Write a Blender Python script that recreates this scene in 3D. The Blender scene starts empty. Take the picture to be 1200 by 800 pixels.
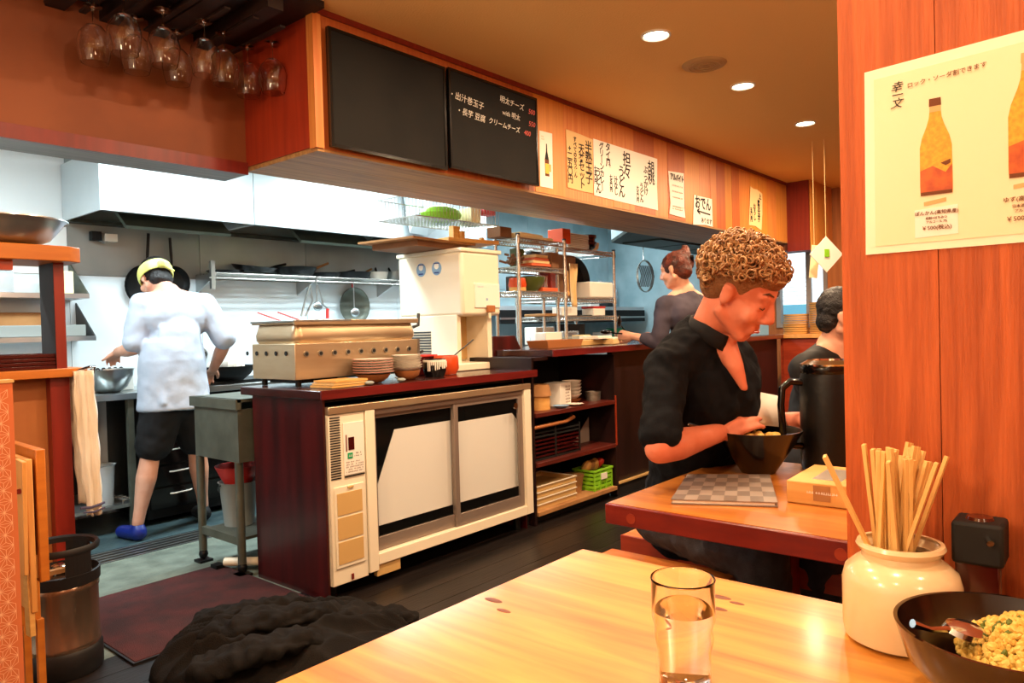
import bpy, bmesh, math, random
from math import sin, cos, pi, radians, sqrt, atan2
from mathutils import Vector, Matrix, Euler, noise
V = Vector
random.seed(7)
sc = bpy.context.scene
COL = sc.collection
# ------------------------------------------------------------------ camera
cd = bpy.data.cameras.new('camera'); cam = bpy.data.objects.new('camera', cd); COL.objects.link(cam)
F_PX = 855.7
cd.sensor_width = 36.0; cd.lens = F_PX / 1200 * 36; cd.clip_start = 0.02
yaw, pitch, roll = radians(40.2256), radians(1.0552), radians(1.5906)
fw = Vector((cos(yaw)*cos(pitch), sin(yaw)*cos(pitch), -sin(pitch)))
rt = Vector((sin(yaw), -cos(yaw), 0)); dn = fw.cross(rt)
rt2 = cos(roll)*rt + sin(roll)*dn; dn2 = -sin(roll)*rt + cos(roll)*dn
mm = Matrix((rt2, -dn2, -fw)).transposed().to_4x4(); mm.translation = Vector((0, 0, 1.18))
cam.matrix_world = mm
sc.camera = cam
# ------------------------------------------------------------------ view
sc.view_settings.view_transform = 'Standard'; sc.view_settings.look = 'None'
sc.view_settings.exposure = 0.15; sc.view_settings.gamma = 1.0
w = bpy.data.worlds.new('world'); sc.world = w; w.use_nodes = True
w.node_tree.nodes['Background'].inputs[0].default_value = (0.75, 0.85, 1, 1)
w.node_tree.nodes['Background'].inputs[1].default_value = 0.6
# ------------------------------------------------------------------ room lights
WARM = (1.0, 0.71, 0.45); COOL = (0.80, 0.95, 1.0)
def area(name, loc, size, power, color, sy=None, rot=(0, 0, 0), spread=180):
    l = bpy.data.lights.new(name, 'AREA'); l.energy = power; l.color = color
    l.shape = 'RECTANGLE' if sy else 'DISK'; l.size = size
    if sy: l.size_y = sy
    l.spread = radians(spread)
    o = bpy.data.objects.new(name, l); o.location = loc; o.rotation_euler = rot; COL.objects.link(o); return o
DOWN = [(3.22, 1.75), (4.27, 1.75), (5.40, 1.76), (2.15, 1.75), (1.1, 1.75), (0.0, 1.75), (2.3, 0.55), (0.75, 0.35), (4.2, 0.3), (6.75, 1.72), (1.05, -0.7), (-0.6, 0.2)]
POW = [26, 26, 28, 28, 18, 16, 24, 15, 24, 60, 9, 10]
for (x, y), p in zip(DOWN, POW):
    area('downlight_lamp', (x, y, 2.555), 0.09, p, WARM)
for x, y, p in ((0.6, 4.05, 56), (2.3, 3.95, 52), (4.0, 4.15, 66), (5.6, 4.2, 26), (7.4, 4.6, 7)):
    area('kitchen_tube_lamp', (x, y, 2.40), 1.2, p, COOL, 0.16)
for gx, gy, gp in ((-.7, 1.3, 48), (.1, -1.1, 22), (2.5, -1.0, 52)):  # unseen warm fill lights, added to brighten the ceiling and fascia
    gl = bpy.data.lights.new('warm_fill', 'POINT'); gl.energy = gp; gl.color = WARM; gl.shadow_soft_size = .12
    go = bpy.data.objects.new('warm_fill', gl); go.location = (gx, gy, 1.95); COL.objects.link(go)
area('hood_lamp', (7.1, 4.75, 1.98), 0.8, 5, COOL, 0.1)
# ------------------------------------------------------------------ materials
def lin(h):
    if isinstance(h, str):
        h = h.lstrip('#'); v = [int(h[i:i+2], 16)/255 for i in (0, 2, 4)]
        return tuple(((c+0.055)/1.055)**2.4 if c > 0.04045 else c/12.92 for c in v) + (1,)
    return tuple(h) + (1,)
MC = {}
def mat(name, c, rough=0.5, metal=0.0, c2=None, scale=(8, 8, 8), bump=0.0, bscale=60, trans=0.0, emit=0.0, ior=1.45, detail=4, spec=0.5, coat=0.0, contrast=(0.35, 0.65), alpha=1.0, distort=0.0, gen=False):
    if name in MC: return MC[name]
    m = bpy.data.materials.new(name); m.use_nodes = True; nt = m.node_tree; b = nt.nodes['Principled BSDF']
    I = b.inputs
    I['Base Color'].default_value = lin(c); I['Roughness'].default_value = rough; I['Metallic'].default_value = metal
    I['Transmission Weight'].default_value = trans; I['IOR'].default_value = ior
    I['Specular IOR Level'].default_value = spec; I['Coat Weight'].default_value = coat; I['Coat Roughness'].default_value = 0.15
    I['Alpha'].default_value = alpha
    if emit: I['Emission Color'].default_value = lin(c); I['Emission Strength'].default_value = emit
    if c2 or bump:
        tc = nt.nodes.new('ShaderNodeTexCoord'); mp = nt.nodes.new('ShaderNodeMapping')
        nt.links.new(tc.outputs['Object'], mp.inputs[0])
        oi = nt.nodes.new('ShaderNodeObjectInfo'); ml = nt.nodes.new('ShaderNodeMath'); ml.operation = 'MULTIPLY'; ml.inputs[1].default_value = 37.0
        nt.links.new(oi.outputs['Random'], ml.inputs[0]); nt.links.new(ml.outputs[0], mp.inputs['Location'])
        if c2:
            mp.inputs['Scale'].default_value = scale
            n = nt.nodes.new('ShaderNodeTexNoise'); n.inputs['Scale'].default_value = 1; n.inputs['Detail'].default_value = detail; n.inputs['Distortion'].default_value = distort
            nt.links.new(mp.outputs[0], n.inputs['Vector'])
            r = nt.nodes.new('ShaderNodeValToRGB'); r.color_ramp.elements[0].position = contrast[0]; r.color_ramp.elements[1].position = contrast[1]
            r.color_ramp.elements[0].color = lin(c); r.color_ramp.elements[1].color = lin(c2)
            nt.links.new(n.outputs[0], r.inputs[0]); nt.links.new(r.outputs[0], I['Base Color'])
        if bump:
            n2 = nt.nodes.new('ShaderNodeTexNoise'); n2.inputs['Scale'].default_value = bscale; n2.inputs['Detail'].default_value = 3
            mp2 = nt.nodes.new('ShaderNodeMapping'); nt.links.new(tc.outputs['Object'], mp2.inputs[0]); nt.links.new(mp2.outputs[0], n2.inputs['Vector'])
            if c2 and max(scale) > 3*min(scale):
                k = max(scale); mp2.inputs['Scale'].default_value = tuple(s/k*1.5 for s in scale)
            bp = nt.nodes.new('ShaderNodeBump'); bp.inputs['Strength'].default_value = bump; bp.inputs['Distance'].default_value = 0.01
            nt.links.new(n2.outputs[0], bp.inputs['Height']); nt.links.new(bp.outputs[0], I['Normal'])
    MC[name] = m; return m
M = dict(
 ceiling=mat('ceiling_paint', '#f2c478', .9, bump=.25, bscale=120),
 recess=mat('recess_wood', '#1c0d08', .6, c2='#2a140b', scale=(3, 40, 3)),
 fasA=mat('fascia_amber', '#d08838', .45, c2='#c47a30', scale=(60, 60, 2.2)),
 fasB=mat('fascia_orange', '#c47030', .45, c2='#d08440', scale=(60, 60, 2.2)),
 fasC=mat('fascia_red', '#a85426', .45, c2='#b8642c', scale=(60, 60, 2.2)),
 fasD=mat('fascia_gold', '#dc9c4c', .45, c2='#c47c30', scale=(60, 60, 2.2)),
 fasE=mat('fascia_dark_red', '#6e1c10', .4, c2='#7d2413', scale=(60, 60, 2.2)),
 redside=mat('red_side_panel', '#a23518', .42, c2='#8e2a14', scale=(30, 30, 2)),
 brownpan=mat('brown_panel', '#8a4a24', .6, c2='#743a1a', scale=(2, 2, 2)),
 soffit=mat('soffit_wood', '#b5874e', .55, c2='#93683a', scale=(2.2, 60, 60)),
 soffitg=mat('soffit_grey', '#8c8c88', .6, c2='#777a7a', scale=(2.2, 60, 60)),
 part=mat('partition_wood', '#ba5c28', .6, c2='#9c481a', scale=(60, 60, 3.5), bump=.35, bscale=150, distort=.6),
 table=mat('table_wood', '#d9953f', .28, c2='#b46c24', scale=(3, 34, 34), coat=.25, distort=.5, contrast=(.3, .72), detail=5),
 table2=mat('table_wood_red', '#b8652a', .3, c2='#94461c', scale=(3, 34, 34), coat=.25, distort=.5),
 tedge=mat('table_edge_red', '#7c2012', .35, c2='#641710', scale=(8, 8, 30), coat=.2),
 knot=mat('table_knot', '#7c3c10', .55, c2='#64300c', scale=(30, 30, 30)),
 bench=mat('bench_wood', '#c87432', .4, c2='#b26026', scale=(30, 3, 30)),
 bencr=mat('bench_edge', '#a03a1c', .4, c2='#8a2c15', scale=(30, 3, 30)),
 darkred=mat('counter_darkred', '#4a0f10', .32, c2='#260808', scale=(14, 14, 1.6), coat=.2, contrast=(.3, .7)),
 ctop=mat('counter_top', '#3a1210', .25, c2='#2a0c0b', scale=(3, 30, 30), coat=.3),
 cnose=mat('counter_nose', '#6c1b18', .3, c2='#531212', scale=(3, 30, 30), coat=.3),
 vdark=mat('dark_wood', '#241010', .4, c2='#190a0a', scale=(14, 14, 2), coat=.15), shelfr=mat('shelf_red', '#5e2016', .4, c2='#4a1710', scale=(3, 30, 30)),
 black=mat('black_matte', '#070707', .7),
 blackg=mat('black_gloss', '#0b0a0a', .18),
 iron=mat('black_iron', '#0e1011', .45, metal=.3, bump=.1),
 board=mat('chalkboard_slate', '#100f0d', .8, c2='#161411', scale=(5, 5, 5), bump=.05, spec=.25),
 steel=mat('steel', '#b9bcbb', .3, metal=.9, c2='#a0a6a6', scale=(3, 3, 3)),
 steelb=mat('steel_brushed', '#a8a49a', .38, metal=.85, c2='#8e8a80', scale=(2, 40, 40)),
 steeld=mat('steel_dull', '#676b60', .5, metal=.45, c2='#54584e', scale=(7, 7, 7)),
 hood=mat('hood_steel', '#ccd6da', .38, metal=.45, c2='#bfcace', scale=(2, 2, 2)),
 hoodd=mat('hood_inner', '#3c4038', .55, metal=.4, c2='#2c302a', scale=(6, 6, 6)),
 hoodf=mat('hood_filter', '#6c7a70', .5, metal=.5, bump=.8, bscale=200),
 chrome=mat('chrome', '#c8c8c8', .12, metal=1.0),
 wire=mat('chrome_wire', '#c0bcb4', .25, metal=.8),
 kwallL=mat('kitchen_wall_low', '#dfe9ec', .35, c2='#d2dfe4', scale=(1.5, 1.5, 1.5)),
 kwallU=mat('kitchen_wall_up', '#a3aaa8', .38, metal=.35, c2='#8f9896', scale=(2, 2, 2)),
 kwallT=mat('kitchen_wall_teal', '#b4ccd2', .35, metal=.1, c2='#93b0b8', scale=(3, 3, 3)),
 endwall=mat('end_wall_wood', '#a8622c', .6, c2='#94531f', scale=(30, 30, 2)),
 kceil=mat('kitchen_ceiling', '#eef2f2', .8),
 kside=mat('kitchen_side_wall', '#e8eeee', .7),
 dfloor=mat('dining_floor', '#221c1a', .32, c2='#151211', scale=(3, 30, 30), bump=.12),
 kfloor=mat('kitchen_floor', '#6b7468', .6, c2='#545c52', scale=(9, 9, 9), bump=.3, bscale=90),
 kfloorb=mat('kitchen_floor_wet', '#33454a', .35, c2='#46585a', scale=(14, 14, 14), bump=.3),
 mat_=mat('rubber_mat', '#4a1614', .85, c2='#33110f', scale=(10, 10, 10), bump=.8, bscale=260),
 white=mat('white_plastic', '#e9e5da', .35), cream=mat('cream_plastic', '#e6dcc4', .4), ltan=mat('tan_inset', '#c9a468', .4),
 wpaper=mat('white_paper', '#efe9dc', .85), tanp=mat('tan_paper', '#e0bd84', .85), yelp=mat('yellowed_paper', '#f0dfae', .85),
 poster=mat('poster_paper', '#f1e6cb', .35, coat=.4), postin=mat('poster_inner', '#eadbb4', .4, coat=.4),
 ink=mat('ink', '#171312', .8), brown=mat('brown_ink', '#6a3a1c', .8), redink=mat('red_ink', '#a02818', .8),
 chalk=mat('white_chalk', '#cfcabd', .9), pchalk=mat('pink_chalk', '#c45a50', .9),
 frost=mat('frosted_sheet', '#eeeee6', .6), alu=mat('bronze_aluminium', '#94857a', .4, metal=.5),
 glass=mat('clear_glass', (1, 1, 1), .0, trans=1.0, ior=1.45), pane=mat('door_pane', (.03, .03, .03), .04, alpha=.08, spec=.6),
 water=mat('water', (1, 1, 1), .0, trans=1.0, ior=1.33),
 frglass=mat('frosted_glass', (.95, .95, .93), .35, trans=.85),
 dis=mat('display_red', '#3c0b0b', .2), green=mat('green_label', '#1c9a60', .5),
 copper=mat('boiler_steel', '#c9b697', .32, metal=.75, c2='#bba383', scale=(3, 3, 14)),
 orange=mat('orange_enamel', '#c8481c', .3), red=mat('red_plastic', '#c0302a', .45), yellow=mat('yellow', '#d8b83c', .6),
 grey=mat('grey_plastic', '#8b9390', .45), dgrey=mat('dark_grey', '#3a3c3c', .5), blue=mat('pale_blue', '#7fa3c4', .5), dblue=mat('blue_rubber', '#16287a', .4),
 lime=mat('lime_plastic', '#86c828', .4), olive=mat('olive_bowl', '#4a5424', .3), wood=mat('light_wood', '#d9a860', .5, c2='#c8924a', scale=(6, 6, 40)),
 owood=mat('orange_wood', '#c27428', .42, c2='#b0641f', scale=(4, 30, 30)), owood2=mat('pale_wood', '#dba05a', .45, c2='#c98a44', scale=(20, 20, 3)),
 tanpan=mat('tan_panel', '#ab6a34', .6, c2='#9c5c2c', scale=(4, 4, 4)), redpost=mat('red_post', '#7e2012', .4, c2='#6a190f', scale=(20, 20, 2)),
 dpost=mat('dark_post', '#160a08', .7, c2='#100706', scale=(20, 20, 2)),
 ptn=mat('pattern_ground', '#c2683a', .8), ptnl=mat('pattern_line', '#eab48a', .8),
 towel=mat('towel_cotton', '#eee6d8', .95, c2='#dccdb4', scale=(9, 9, 4), bump=.5, bscale=300), cuff=mat('towel_stripe', '#4c4a68', .9),
 skin=mat('skin', '#d9866a', .5, c2='#cf7658', scale=(14, 14, 14), bump=.06, bscale=120, spec=.35), skinp=mat('pale_skin', '#dca58a', .5, c2='#cf9478', scale=(10, 10, 10)),
 lip=mat('lips', '#b4534a', .45), brow=mat('brow_hair', '#5c3a22', .8),
 shirt=mat('black_linen', '#0a0c11', .95, c2='#101318', scale=(40, 40, 40), bump=.35, bscale=420, spec=.2), shirtl=mat('shirt_seam', '#0d0f14', .9),
 jeans=mat('dark_trousers', '#26272c', .85, c2='#33353b', scale=(30, 30, 30), bump=.3, bscale=300),
 coat=mat('white_coat', '#adb8c8', .8, bump=.2, bscale=30), dcloth=mat('dark_cloth', '#0a0b0e', .9),
 ptop=mat('purple_grey_top', '#453e49', .85, c2='#332e38', scale=(5, 5, 5)), hblack=mat('black_hair', '#100c0b', .42, bump=.6, bscale=160),
 hred=mat('auburn_hair', '#6a2c18', .45, c2='#2a120c', scale=(20, 20, 20), bump=.7, bscale=160), hcurl=mat('curly_hair', '#b98f5e', .45, c2='#7c5434', scale=(45, 45, 45)), hcurl2=mat('curly_hair_base', '#8a5c34', .7, bump=.9, bscale=160),
 band=mat('yellow_bandana', '#dfe08a', .85, c2='#c9cc66', scale=(20, 20, 20)),
 jar=mat('jar_ceramic', '#e9d5ae', .22, coat=.5, c2='#e4cb9e', scale=(6, 6, 6)), stick=mat('chopstick_wood', '#e6bf78', .6, c2='#dbb068', scale=(30, 30, 5)),
 bowlr=mat('lacquer_bowl', '#180806', .15, coat=.6), bowlb=mat('black_bowl', '#0c0b0a', .2, coat=.5), rice=mat('fried_rice', '#e2c268', .55, c2='#cfa548', scale=(90, 90, 90)), herb=mat('green_bits', '#5c6a20', .6),
 soy=mat('soy_bottle', '#3a0c08', .15, coat=.6, spec=.5), menu=mat('menu_grey', '#8d8076', .55), menu2=mat('menu_grey_dark', '#6d6159', .55),
 coatb=mat('dark_bag_cloth', '#1a1613', .9, spec=.2, c2='#110e0c', scale=(9, 9, 9), bump=.5, bscale=300), keg=mat('keg_steel', '#a8917e', .24, metal=.85, c2='#7c6654', scale=(6, 6, 1.5)),
 rubber=mat('black_rubber', '#121011', .5), ware=mat('white_ware', '#e8e2d6', .25), pinkware=mat('pink_ware', '#c08a80', .3), brownware=mat('brown_ware', '#a4673a', .35),
 card=mat('cardboard', '#a87a4a', .85, c2='#986a3c', scale=(8, 8, 8)), kraft=mat('kraft_paper', '#7d5638', .85), striped=mat('orange_pack', '#cc5a2c', .5), out=mat('street_view', '#cfe0e8', .6, emit=1.6), out2=mat('street_blue', '#5f9cb0', .6, emit=.8),
 lamp=mat('lamp_face', '#fff0cf', .5, emit=14), tube=mat('tube_face', '#f0fbff', .5, emit=6), vent=mat('vent_grey', '#b8945f', .6), leaf=mat('green_stuff', '#86c02c', .5), clear=mat('clear_plastic', (.85, .92, .95), .15, trans=.7),
)
# ------------------------------------------------------------------ helpers
class MB:
    def __init__(s, off=(0, 0, 0)): s.v = []; s.f = []; s.o = Vector(off)
    def add(s, vs, fs):
        n = len(s.v); s.v += [tuple(Vector(p)-s.o) for p in vs]; s.f += [tuple(i+n for i in f) for f in fs]; return s
    def box(s, x0, x1, y0, y1, z0, z1, T=None):
        vs = [Vector((x, y, z)) for x in (x0, x1) for y in (y0, y1) for z in (z0, z1)]
        if T: vs = [T @ p for p in vs]
        return s.add(vs, [(0, 1, 3, 2), (4, 6, 7, 5), (0, 4, 5, 1), (2, 3, 7, 6), (0, 2, 6, 4), (1, 5, 7, 3)])
    def obox(s, c, h, rz=0, rx=0, ry=0):
        T = Matrix.Translation(c) @ Euler((rx, ry, rz)).to_matrix().to_4x4()
        return s.box(-h[0], h[0], -h[1], h[1], -h[2], h[2], T)
    def beam(s, a, b, w, h, up=(0, 0, 1)):
        a = Vector(a); b = Vector(b); d = (b-a).normalized(); u = Vector(up)
        r = d.cross(u).normalized(); u = r.cross(d)
        vs = [p+r*i*w/2+u*j*h/2 for p in (a, b) for i in (-1, 1) for j in (-1, 1)]
        return s.add(vs, [(0, 1, 3, 2), (4, 6, 7, 5), (0, 4, 5, 1), (2, 3, 7, 6), (0, 2, 6, 4), (1, 5, 7, 3)])
    def tube(s, pts, r, n=8, caps=True):
        pts = [Vector(p) for p in pts]; L = len(pts)
        rs = r if isinstance(r, (list, tuple)) else [r]*L
        u = None; rings = []
        for i, p in enumerate(pts):
            d = (pts[min(i+1, L-1)]-pts[max(i-1, 0)]).normalized()
            if u is None: u = d.orthogonal().normalized()
            u = (u-d*u.dot(d)).normalized(); v = d.cross(u)
            rings.append([p+(u*cos(2*pi*k/n)+v*sin(2*pi*k/n))*rs[i] for k in range(n)])
        fs = [(i*n+k, i*n+(k+1) % n, (i+1)*n+(k+1) % n, (i+1)*n+k) for i in range(L-1) for k in range(n)]
        if caps: fs += [tuple(reversed(range(n))), tuple((L-1)*n+k for k in range(n))]
        return s.add([q for g in rings for q in g], fs)
    def cyl(s, a, b, r, r2=None, n=20): return s.tube([a, b], [r, r if r2 is None else r2], n)
    def lathe(s, prof, c=(0, 0, 0), n=32, T=None):
        c = Vector(c); vs = []; fs = []
        for (r, z) in prof:
            for k in range(n):
                p = Vector((r*cos(2*pi*k/n), r*sin(2*pi*k/n), z)); vs.append(c+(T @ p if T else p))
        for i in range(len(prof)-1):
            for k in range(n): fs.append((i*n+k, i*n+(k+1) % n, (i+1)*n+(k+1) % n, (i+1)*n+k))
        closed = prof[0] == prof[-1]
        if not closed and prof[0][0] > 1e-6: fs.append(tuple(reversed(range(n))))
        if not closed and prof[-1][0] > 1e-6: fs.append(tuple((len(prof)-1)*n+k for k in range(n)))
        return s.add(vs, fs)
    def shell(s, prof, t, c=(0, 0, 0), n=32, T=None):
        """open vessel: outer profile (bottom to rim) with wall thickness t"""
        inner = [(max(r-t, 0.0005), z+(t if i == 0 else 0)) for i, (r, z) in enumerate(prof)]
        return s.lathe([(0.0005, prof[0][1])]+prof+inner[::-1]+[(0.0005, prof[0][1]+t)], c, n, T)
    def sph(s, c, r, n=12, m=8, T=None):
        if not isinstance(r, (tuple, list)): r = (r, r, r)
        c = Vector(c); vs = []; fs = []
        for i in range(m+1):
            a = pi*i/m
            for k in range(n):
                p = Vector((r[0]*sin(a)*cos(2*pi*k/n), r[1]*sin(a)*sin(2*pi*k/n), r[2]*cos(a))); vs.append(c+(T @ p if T else p))
        for i in range(m):
            for k in range(n): fs.append((i*n+k, (i+1)*n+k, (i+1)*n+(k+1) % n, i*n+(k+1) % n))
        return s.add(vs, fs)
    def prism(s, poly, z0, z1):
        n = len(poly)
        return s.add([(x, y, z0) for x, y in poly]+[(x, y, z1) for x, y in poly], [tuple(reversed(range(n))), tuple(range(n, 2*n))]+[(i, (i+1) % n, n+(i+1) % n, n+i) for i in range(n)])
    def cap(s, a, b, ra, rb=None, n=14):
        a = Vector(a); b = Vector(b); rb = ra if rb is None else rb
        d = (b-a); L = d.length; d.normalize(); pts = []; rs = []
        for i in range(5): t = pi/2*i/4; pts.append(a-d*ra*cos(t)); rs.append(max(ra*sin(t), 1e-4))
        for i in range(5): t = pi/2*i/4; pts.append(b+d*rb*sin(t)); rs.append(max(rb*cos(t), 1e-4))
        return s.tube(pts, rs, n)
    def build(s, name, m, parent=None, bevel=0, smooth=40, weld=False):
        me = bpy.data.meshes.new(name); me.from_pydata(s.v, [], s.f); me.update()
        if weld:
            bm = bmesh.new(); bm.from_mesh(me); bmesh.ops.remove_doubles(bm, verts=bm.verts, dist=2e-4); bm.to_mesh(me); bm.free()
        bm = bmesh.new(); bm.from_mesh(me); bmesh.ops.recalc_face_normals(bm, faces=bm.faces); bm.to_mesh(me); bm.free()
        return link(name, me, m, parent, bevel, smooth)
def link(name, me, m, parent=None, bevel=0, smooth=40):
    o = bpy.data.objects.new(name, me); COL.objects.link(o)
    if m: me.materials.append(M[m] if isinstance(m, str) else m)
    if smooth:
        me.polygons.foreach_set('use_smooth', [True]*len(me.polygons)); me.set_sharp_from_angle(angle=radians(smooth))
    if bevel:
        b = o.modifiers.new('b', 'BEVEL'); b.width = bevel; b.segments = 2; b.limit_method = 'ANGLE'; b.angle_limit = radians(50)
    if parent: o.parent = parent
    return o
def tag(o, label=None, cat=None, group=None, kind=None):
    if label: o['label'] = label
    if cat: o['category'] = cat
    if group: o['group'] = group
    if kind: o['kind'] = kind
    return o
def thing(name, label, cat, loc=(0, 0, 0), rz=0, group=None):
    o = bpy.data.objects.new(name, None); o.empty_display_size = .05; COL.objects.link(o); o.location = loc; o.rotation_euler = (0, 0, rz)
    return tag(o, label, cat, group)
def struct(o): o['kind'] = 'structure'; return o
def dup(root, loc, rz=None, label=None, scale=None):
    def cp(o, par):
        c = o.copy(); COL.objects.link(c)
        if par: c.parent = par
        for ch in o.children: cp(ch, c)
        return c
    r = cp(root, None); r.location = loc
    if rz is not None: r.rotation_euler = (0, 0, rz)
    if scale: r.scale = scale
    if label: r['label'] = label
    return r
def text(body, size, origin, right, up, m, parent, name='lettering', align='CENTER', ls=1.0, stretch=1.0, shear=0, off=(0, 0, 0), thick=.0004, wt=0):
    c = bpy.data.curves.new('t', 'FONT'); c.body = body; c.size = size; c.align_x = align; c.align_y = 'CENTER'; c.extrude = thick; c.resolution_u = 2
    c.space_line = ls; c.shear = shear; c.offset = wt
    o = bpy.data.objects.new('t', c); COL.objects.link(o)
    dg = bpy.context.evaluated_depsgraph_get(); me = bpy.data.meshes.new_from_object(o.evaluated_get(dg))
    bpy.data.objects.remove(o); bpy.data.curves.remove(c)
    r = Vector(right).normalized(); u = Vector(up).normalized(); nrm = r.cross(u); O = Vector(origin)-Vector(off)
    for v in me.vertices: v.co = O+r*v.co.x*stretch+u*v.co.y+nrm*v.co.z
    me.name = name
    return link(name, me, m, parent, smooth=0)
def marks(origin, right, up, rows, w_, h_, m, parent, off=(0, 0, 0), seed=1, name='fine_print'):
    rnd = random.Random(seed); r = Vector(right).normalized(); u = Vector(up).normalized(); O = Vector(origin)-Vector(off); mb = MB(); rh = h_/rows
    for k in range(rows):
        x = -w_/2; zc = h_/2-rh*(k+.5)
        while x < w_/2-.1*rh:
            L = rh*rnd.uniform(.25, .7)
            if rnd.random() < .85:
                a = O+r*x+u*(zc-rh*rnd.uniform(.1, .32)); mb.add([a, a+r*L*.8, a+r*L*.8+u*rh*.14, a+u*rh*.14], [(0, 1, 2, 3)])
                a = O+r*(x+L*rnd.uniform(.1, .6))+u*(zc-rh*.3); mb.add([a, a+r*rh*.12, a+r*rh*.12+u*rh*.6, a+u*rh*.6], [(0, 1, 2, 3)])
            x += L
    return tag(mb.build(name, m, parent, smooth=0), kind='stuff')
def blob(name, mb, m, parent=None, voxel=.01, it=6, disp=0, dscale=.1, fac=.5, seed=0):
    me = bpy.data.meshes.new(name); me.from_pydata(mb.v, [], mb.f)
    bm = bmesh.new(); bm.from_mesh(me); bmesh.ops.recalc_face_normals(bm, faces=bm.faces); bm.to_mesh(me); bm.free()
    o = bpy.data.objects.new('tmp', me); COL.objects.link(o)
    r = o.modifiers.new('r', 'REMESH'); r.mode = 'VOXEL'; r.voxel_size = voxel
    if it: s = o.modifiers.new('s', 'SMOOTH'); s.iterations = it; s.factor = fac
    if disp:
        t = bpy.data.textures.new('c', 'CLOUDS'); t.noise_scale = dscale; t.noise_depth = 1
        d = o.modifiers.new('d', 'DISPLACE'); d.texture = t; d.strength = disp; d.mid_level = .5; d.texture_coords = 'GLOBAL' if seed == 0 else 'LOCAL'
    dg = bpy.context.evaluated_depsgraph_get(); out = bpy.data.meshes.new_from_object(o.evaluated_get(dg))
    bpy.data.objects.remove(o); out.materials.clear(); out.name = name
    return link(name, out, m, parent, smooth=0) if False else _sm(link(name, out, m, parent, smooth=0))
def _sm(o):
    o.data.polygons.foreach_set('use_smooth', [True]*len(o.data.polygons)); return o
def one(name, mb, m, label, cat, group=None, bevel=0, loc=None, kind=None, smooth=40):
    o = mb.build(name, m, None, bevel, smooth); tag(o, label, cat, group, kind)
    if loc: o.location = loc
    return o
H = 1.18
#@@STRUCT
# ------------------------------------------------------------------ setting: floors
fl = struct(MB().box(-1.4, 8.4, -1.6, 2.9, -.06, -.004).build('floor', 'black'))
for i in range(30):
    y0 = -1.6+i*.15
    MB().box(-1.4, 8.4, y0+.0012, y0+.1488, -.03, 0).build('plank', 'dfloor', fl)
kf = struct(MB().box(-1.4, 8.4, 2.9, 4.13, -.06, 0).build('floor', 'kfloor'))
kf2 = struct(MB().box(-1.4, 8.4, 4.37, 5.4, -.06, 0).build('floor', 'kfloorb'))
gr = struct(MB().box(-1.4, 8.4, 4.13, 4.37, -.09, -.05).build('trim_1', 'black'))
for k in range(5): MB().box(-1.4, 4.0, 4.135+k*.05, 4.152+k*.05, -.05, .002).build('grate_bar', 'steel', gr)
# ceilings
struct(MB().box(-1.4, 8.4, -1.6, 2.68, 2.59, 2.65).build('ceiling', 'ceiling'))
struct(MB().box(-1.4, 8.4, 3.27, 5.4, 2.50, 2.56).build('ceiling', 'kceil'))
rc = struct(MB().box(-1.4, 1.9, 2.60, 3.27, 2.56, 2.589).build('ceiling', 'recess'))
for k in range(16): MB().box(-1.35+k*.2, -1.28+k*.2, 2.63, 3.25, 2.50, 2.56).build('slat', 'recess', rc)
# fascia: vertical boards over a core
fs = struct(MB().box(1.93, 7.62, 2.70, 3.25, 2.0, 2.62).build('wall_front', 'brownpan'))
edges = [1.90, 3.42, 3.72, 4.02, 4.28, 4.56, 4.86, 5.06, 5.34, 5.60, 5.80, 5.92, 6.10, 6.24, 6.40, 6.64, 6.86, 7.06, 7.30, 7.62]
tones = ['fasC', 'fasA', 'fasB', 'fasB', 'fasB', 'fasC', 'fasB', 'fasC', 'fasA', 'fasB', 'fasB', 'fasC', 'fasA', 'fasC', 'fasB', 'fasA', 'fasA', 'fasB', 'fasA']
for i, (a, b) in enumerate(zip(edges, edges[1:])):
    MB().box(a+.0008, b-.0008, 2.68-(.002 if i % 3 == 1 else 0), 2.702, 1.985, 2.60).build('board', tones[i], fs)
for k, (a, b, t) in enumerate(((2.72, 2.92, 'soffit'), (2.92, 3.12, 'soffit'), (3.12, 3.27, 'soffit'), (2.68, 2.72, 'soffit'))):
    MB().box(1.9, 7.62, a+.001, b-.001, 1.972, 1.992).build('underside_board', t, fs)
MB().box(1.896, 7.62, 2.668, 2.70, 2.565, 2.60).build('crown_strip', 'fasE', fs)
MB().box(1.893, 1.925, 2.69, 3.27, 1.992, 2.60).build('side_panel', 'redside', fs)
MB().box(1.888, 1.93, 2.672, 2.72, 1.985, 2.60).build('corner_post', 'fasB', fs)
# brown panel going left from the box
bp = struct(MB().box(-1.4, 1.9, 3.25, 3.32, 2.0, 2.62).build('wall_front', 'brownpan'))
MB().box(-1.4, 1.893, 3.235, 3.25, 1.953, 2.01).build('lower_trim', 'redpost', bp)
MB().box(-1.4, 1.893, 3.25, 3.46, 1.955, 1.992).build('underside_board', 'soffitg', bp)
# end of the fascia: dark red return, then orange boards
er = struct(MB().box(7.63, 8.0, 2.46, 2.9, 1.9, 2.62).build('wall_side', 'brownpan'))
MB().box(7.60, 7.63, 2.45, 2.68, 1.885, 2.60).build('board', 'fasE', er)
for k in range(4): MB().box(7.60+k*.17, 7.768+k*.17, 2.435, 2.455, 1.885, 2.60).build('board', ['fasD', 'fasA', 'fasD', 'fasB'][k], er)
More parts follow.
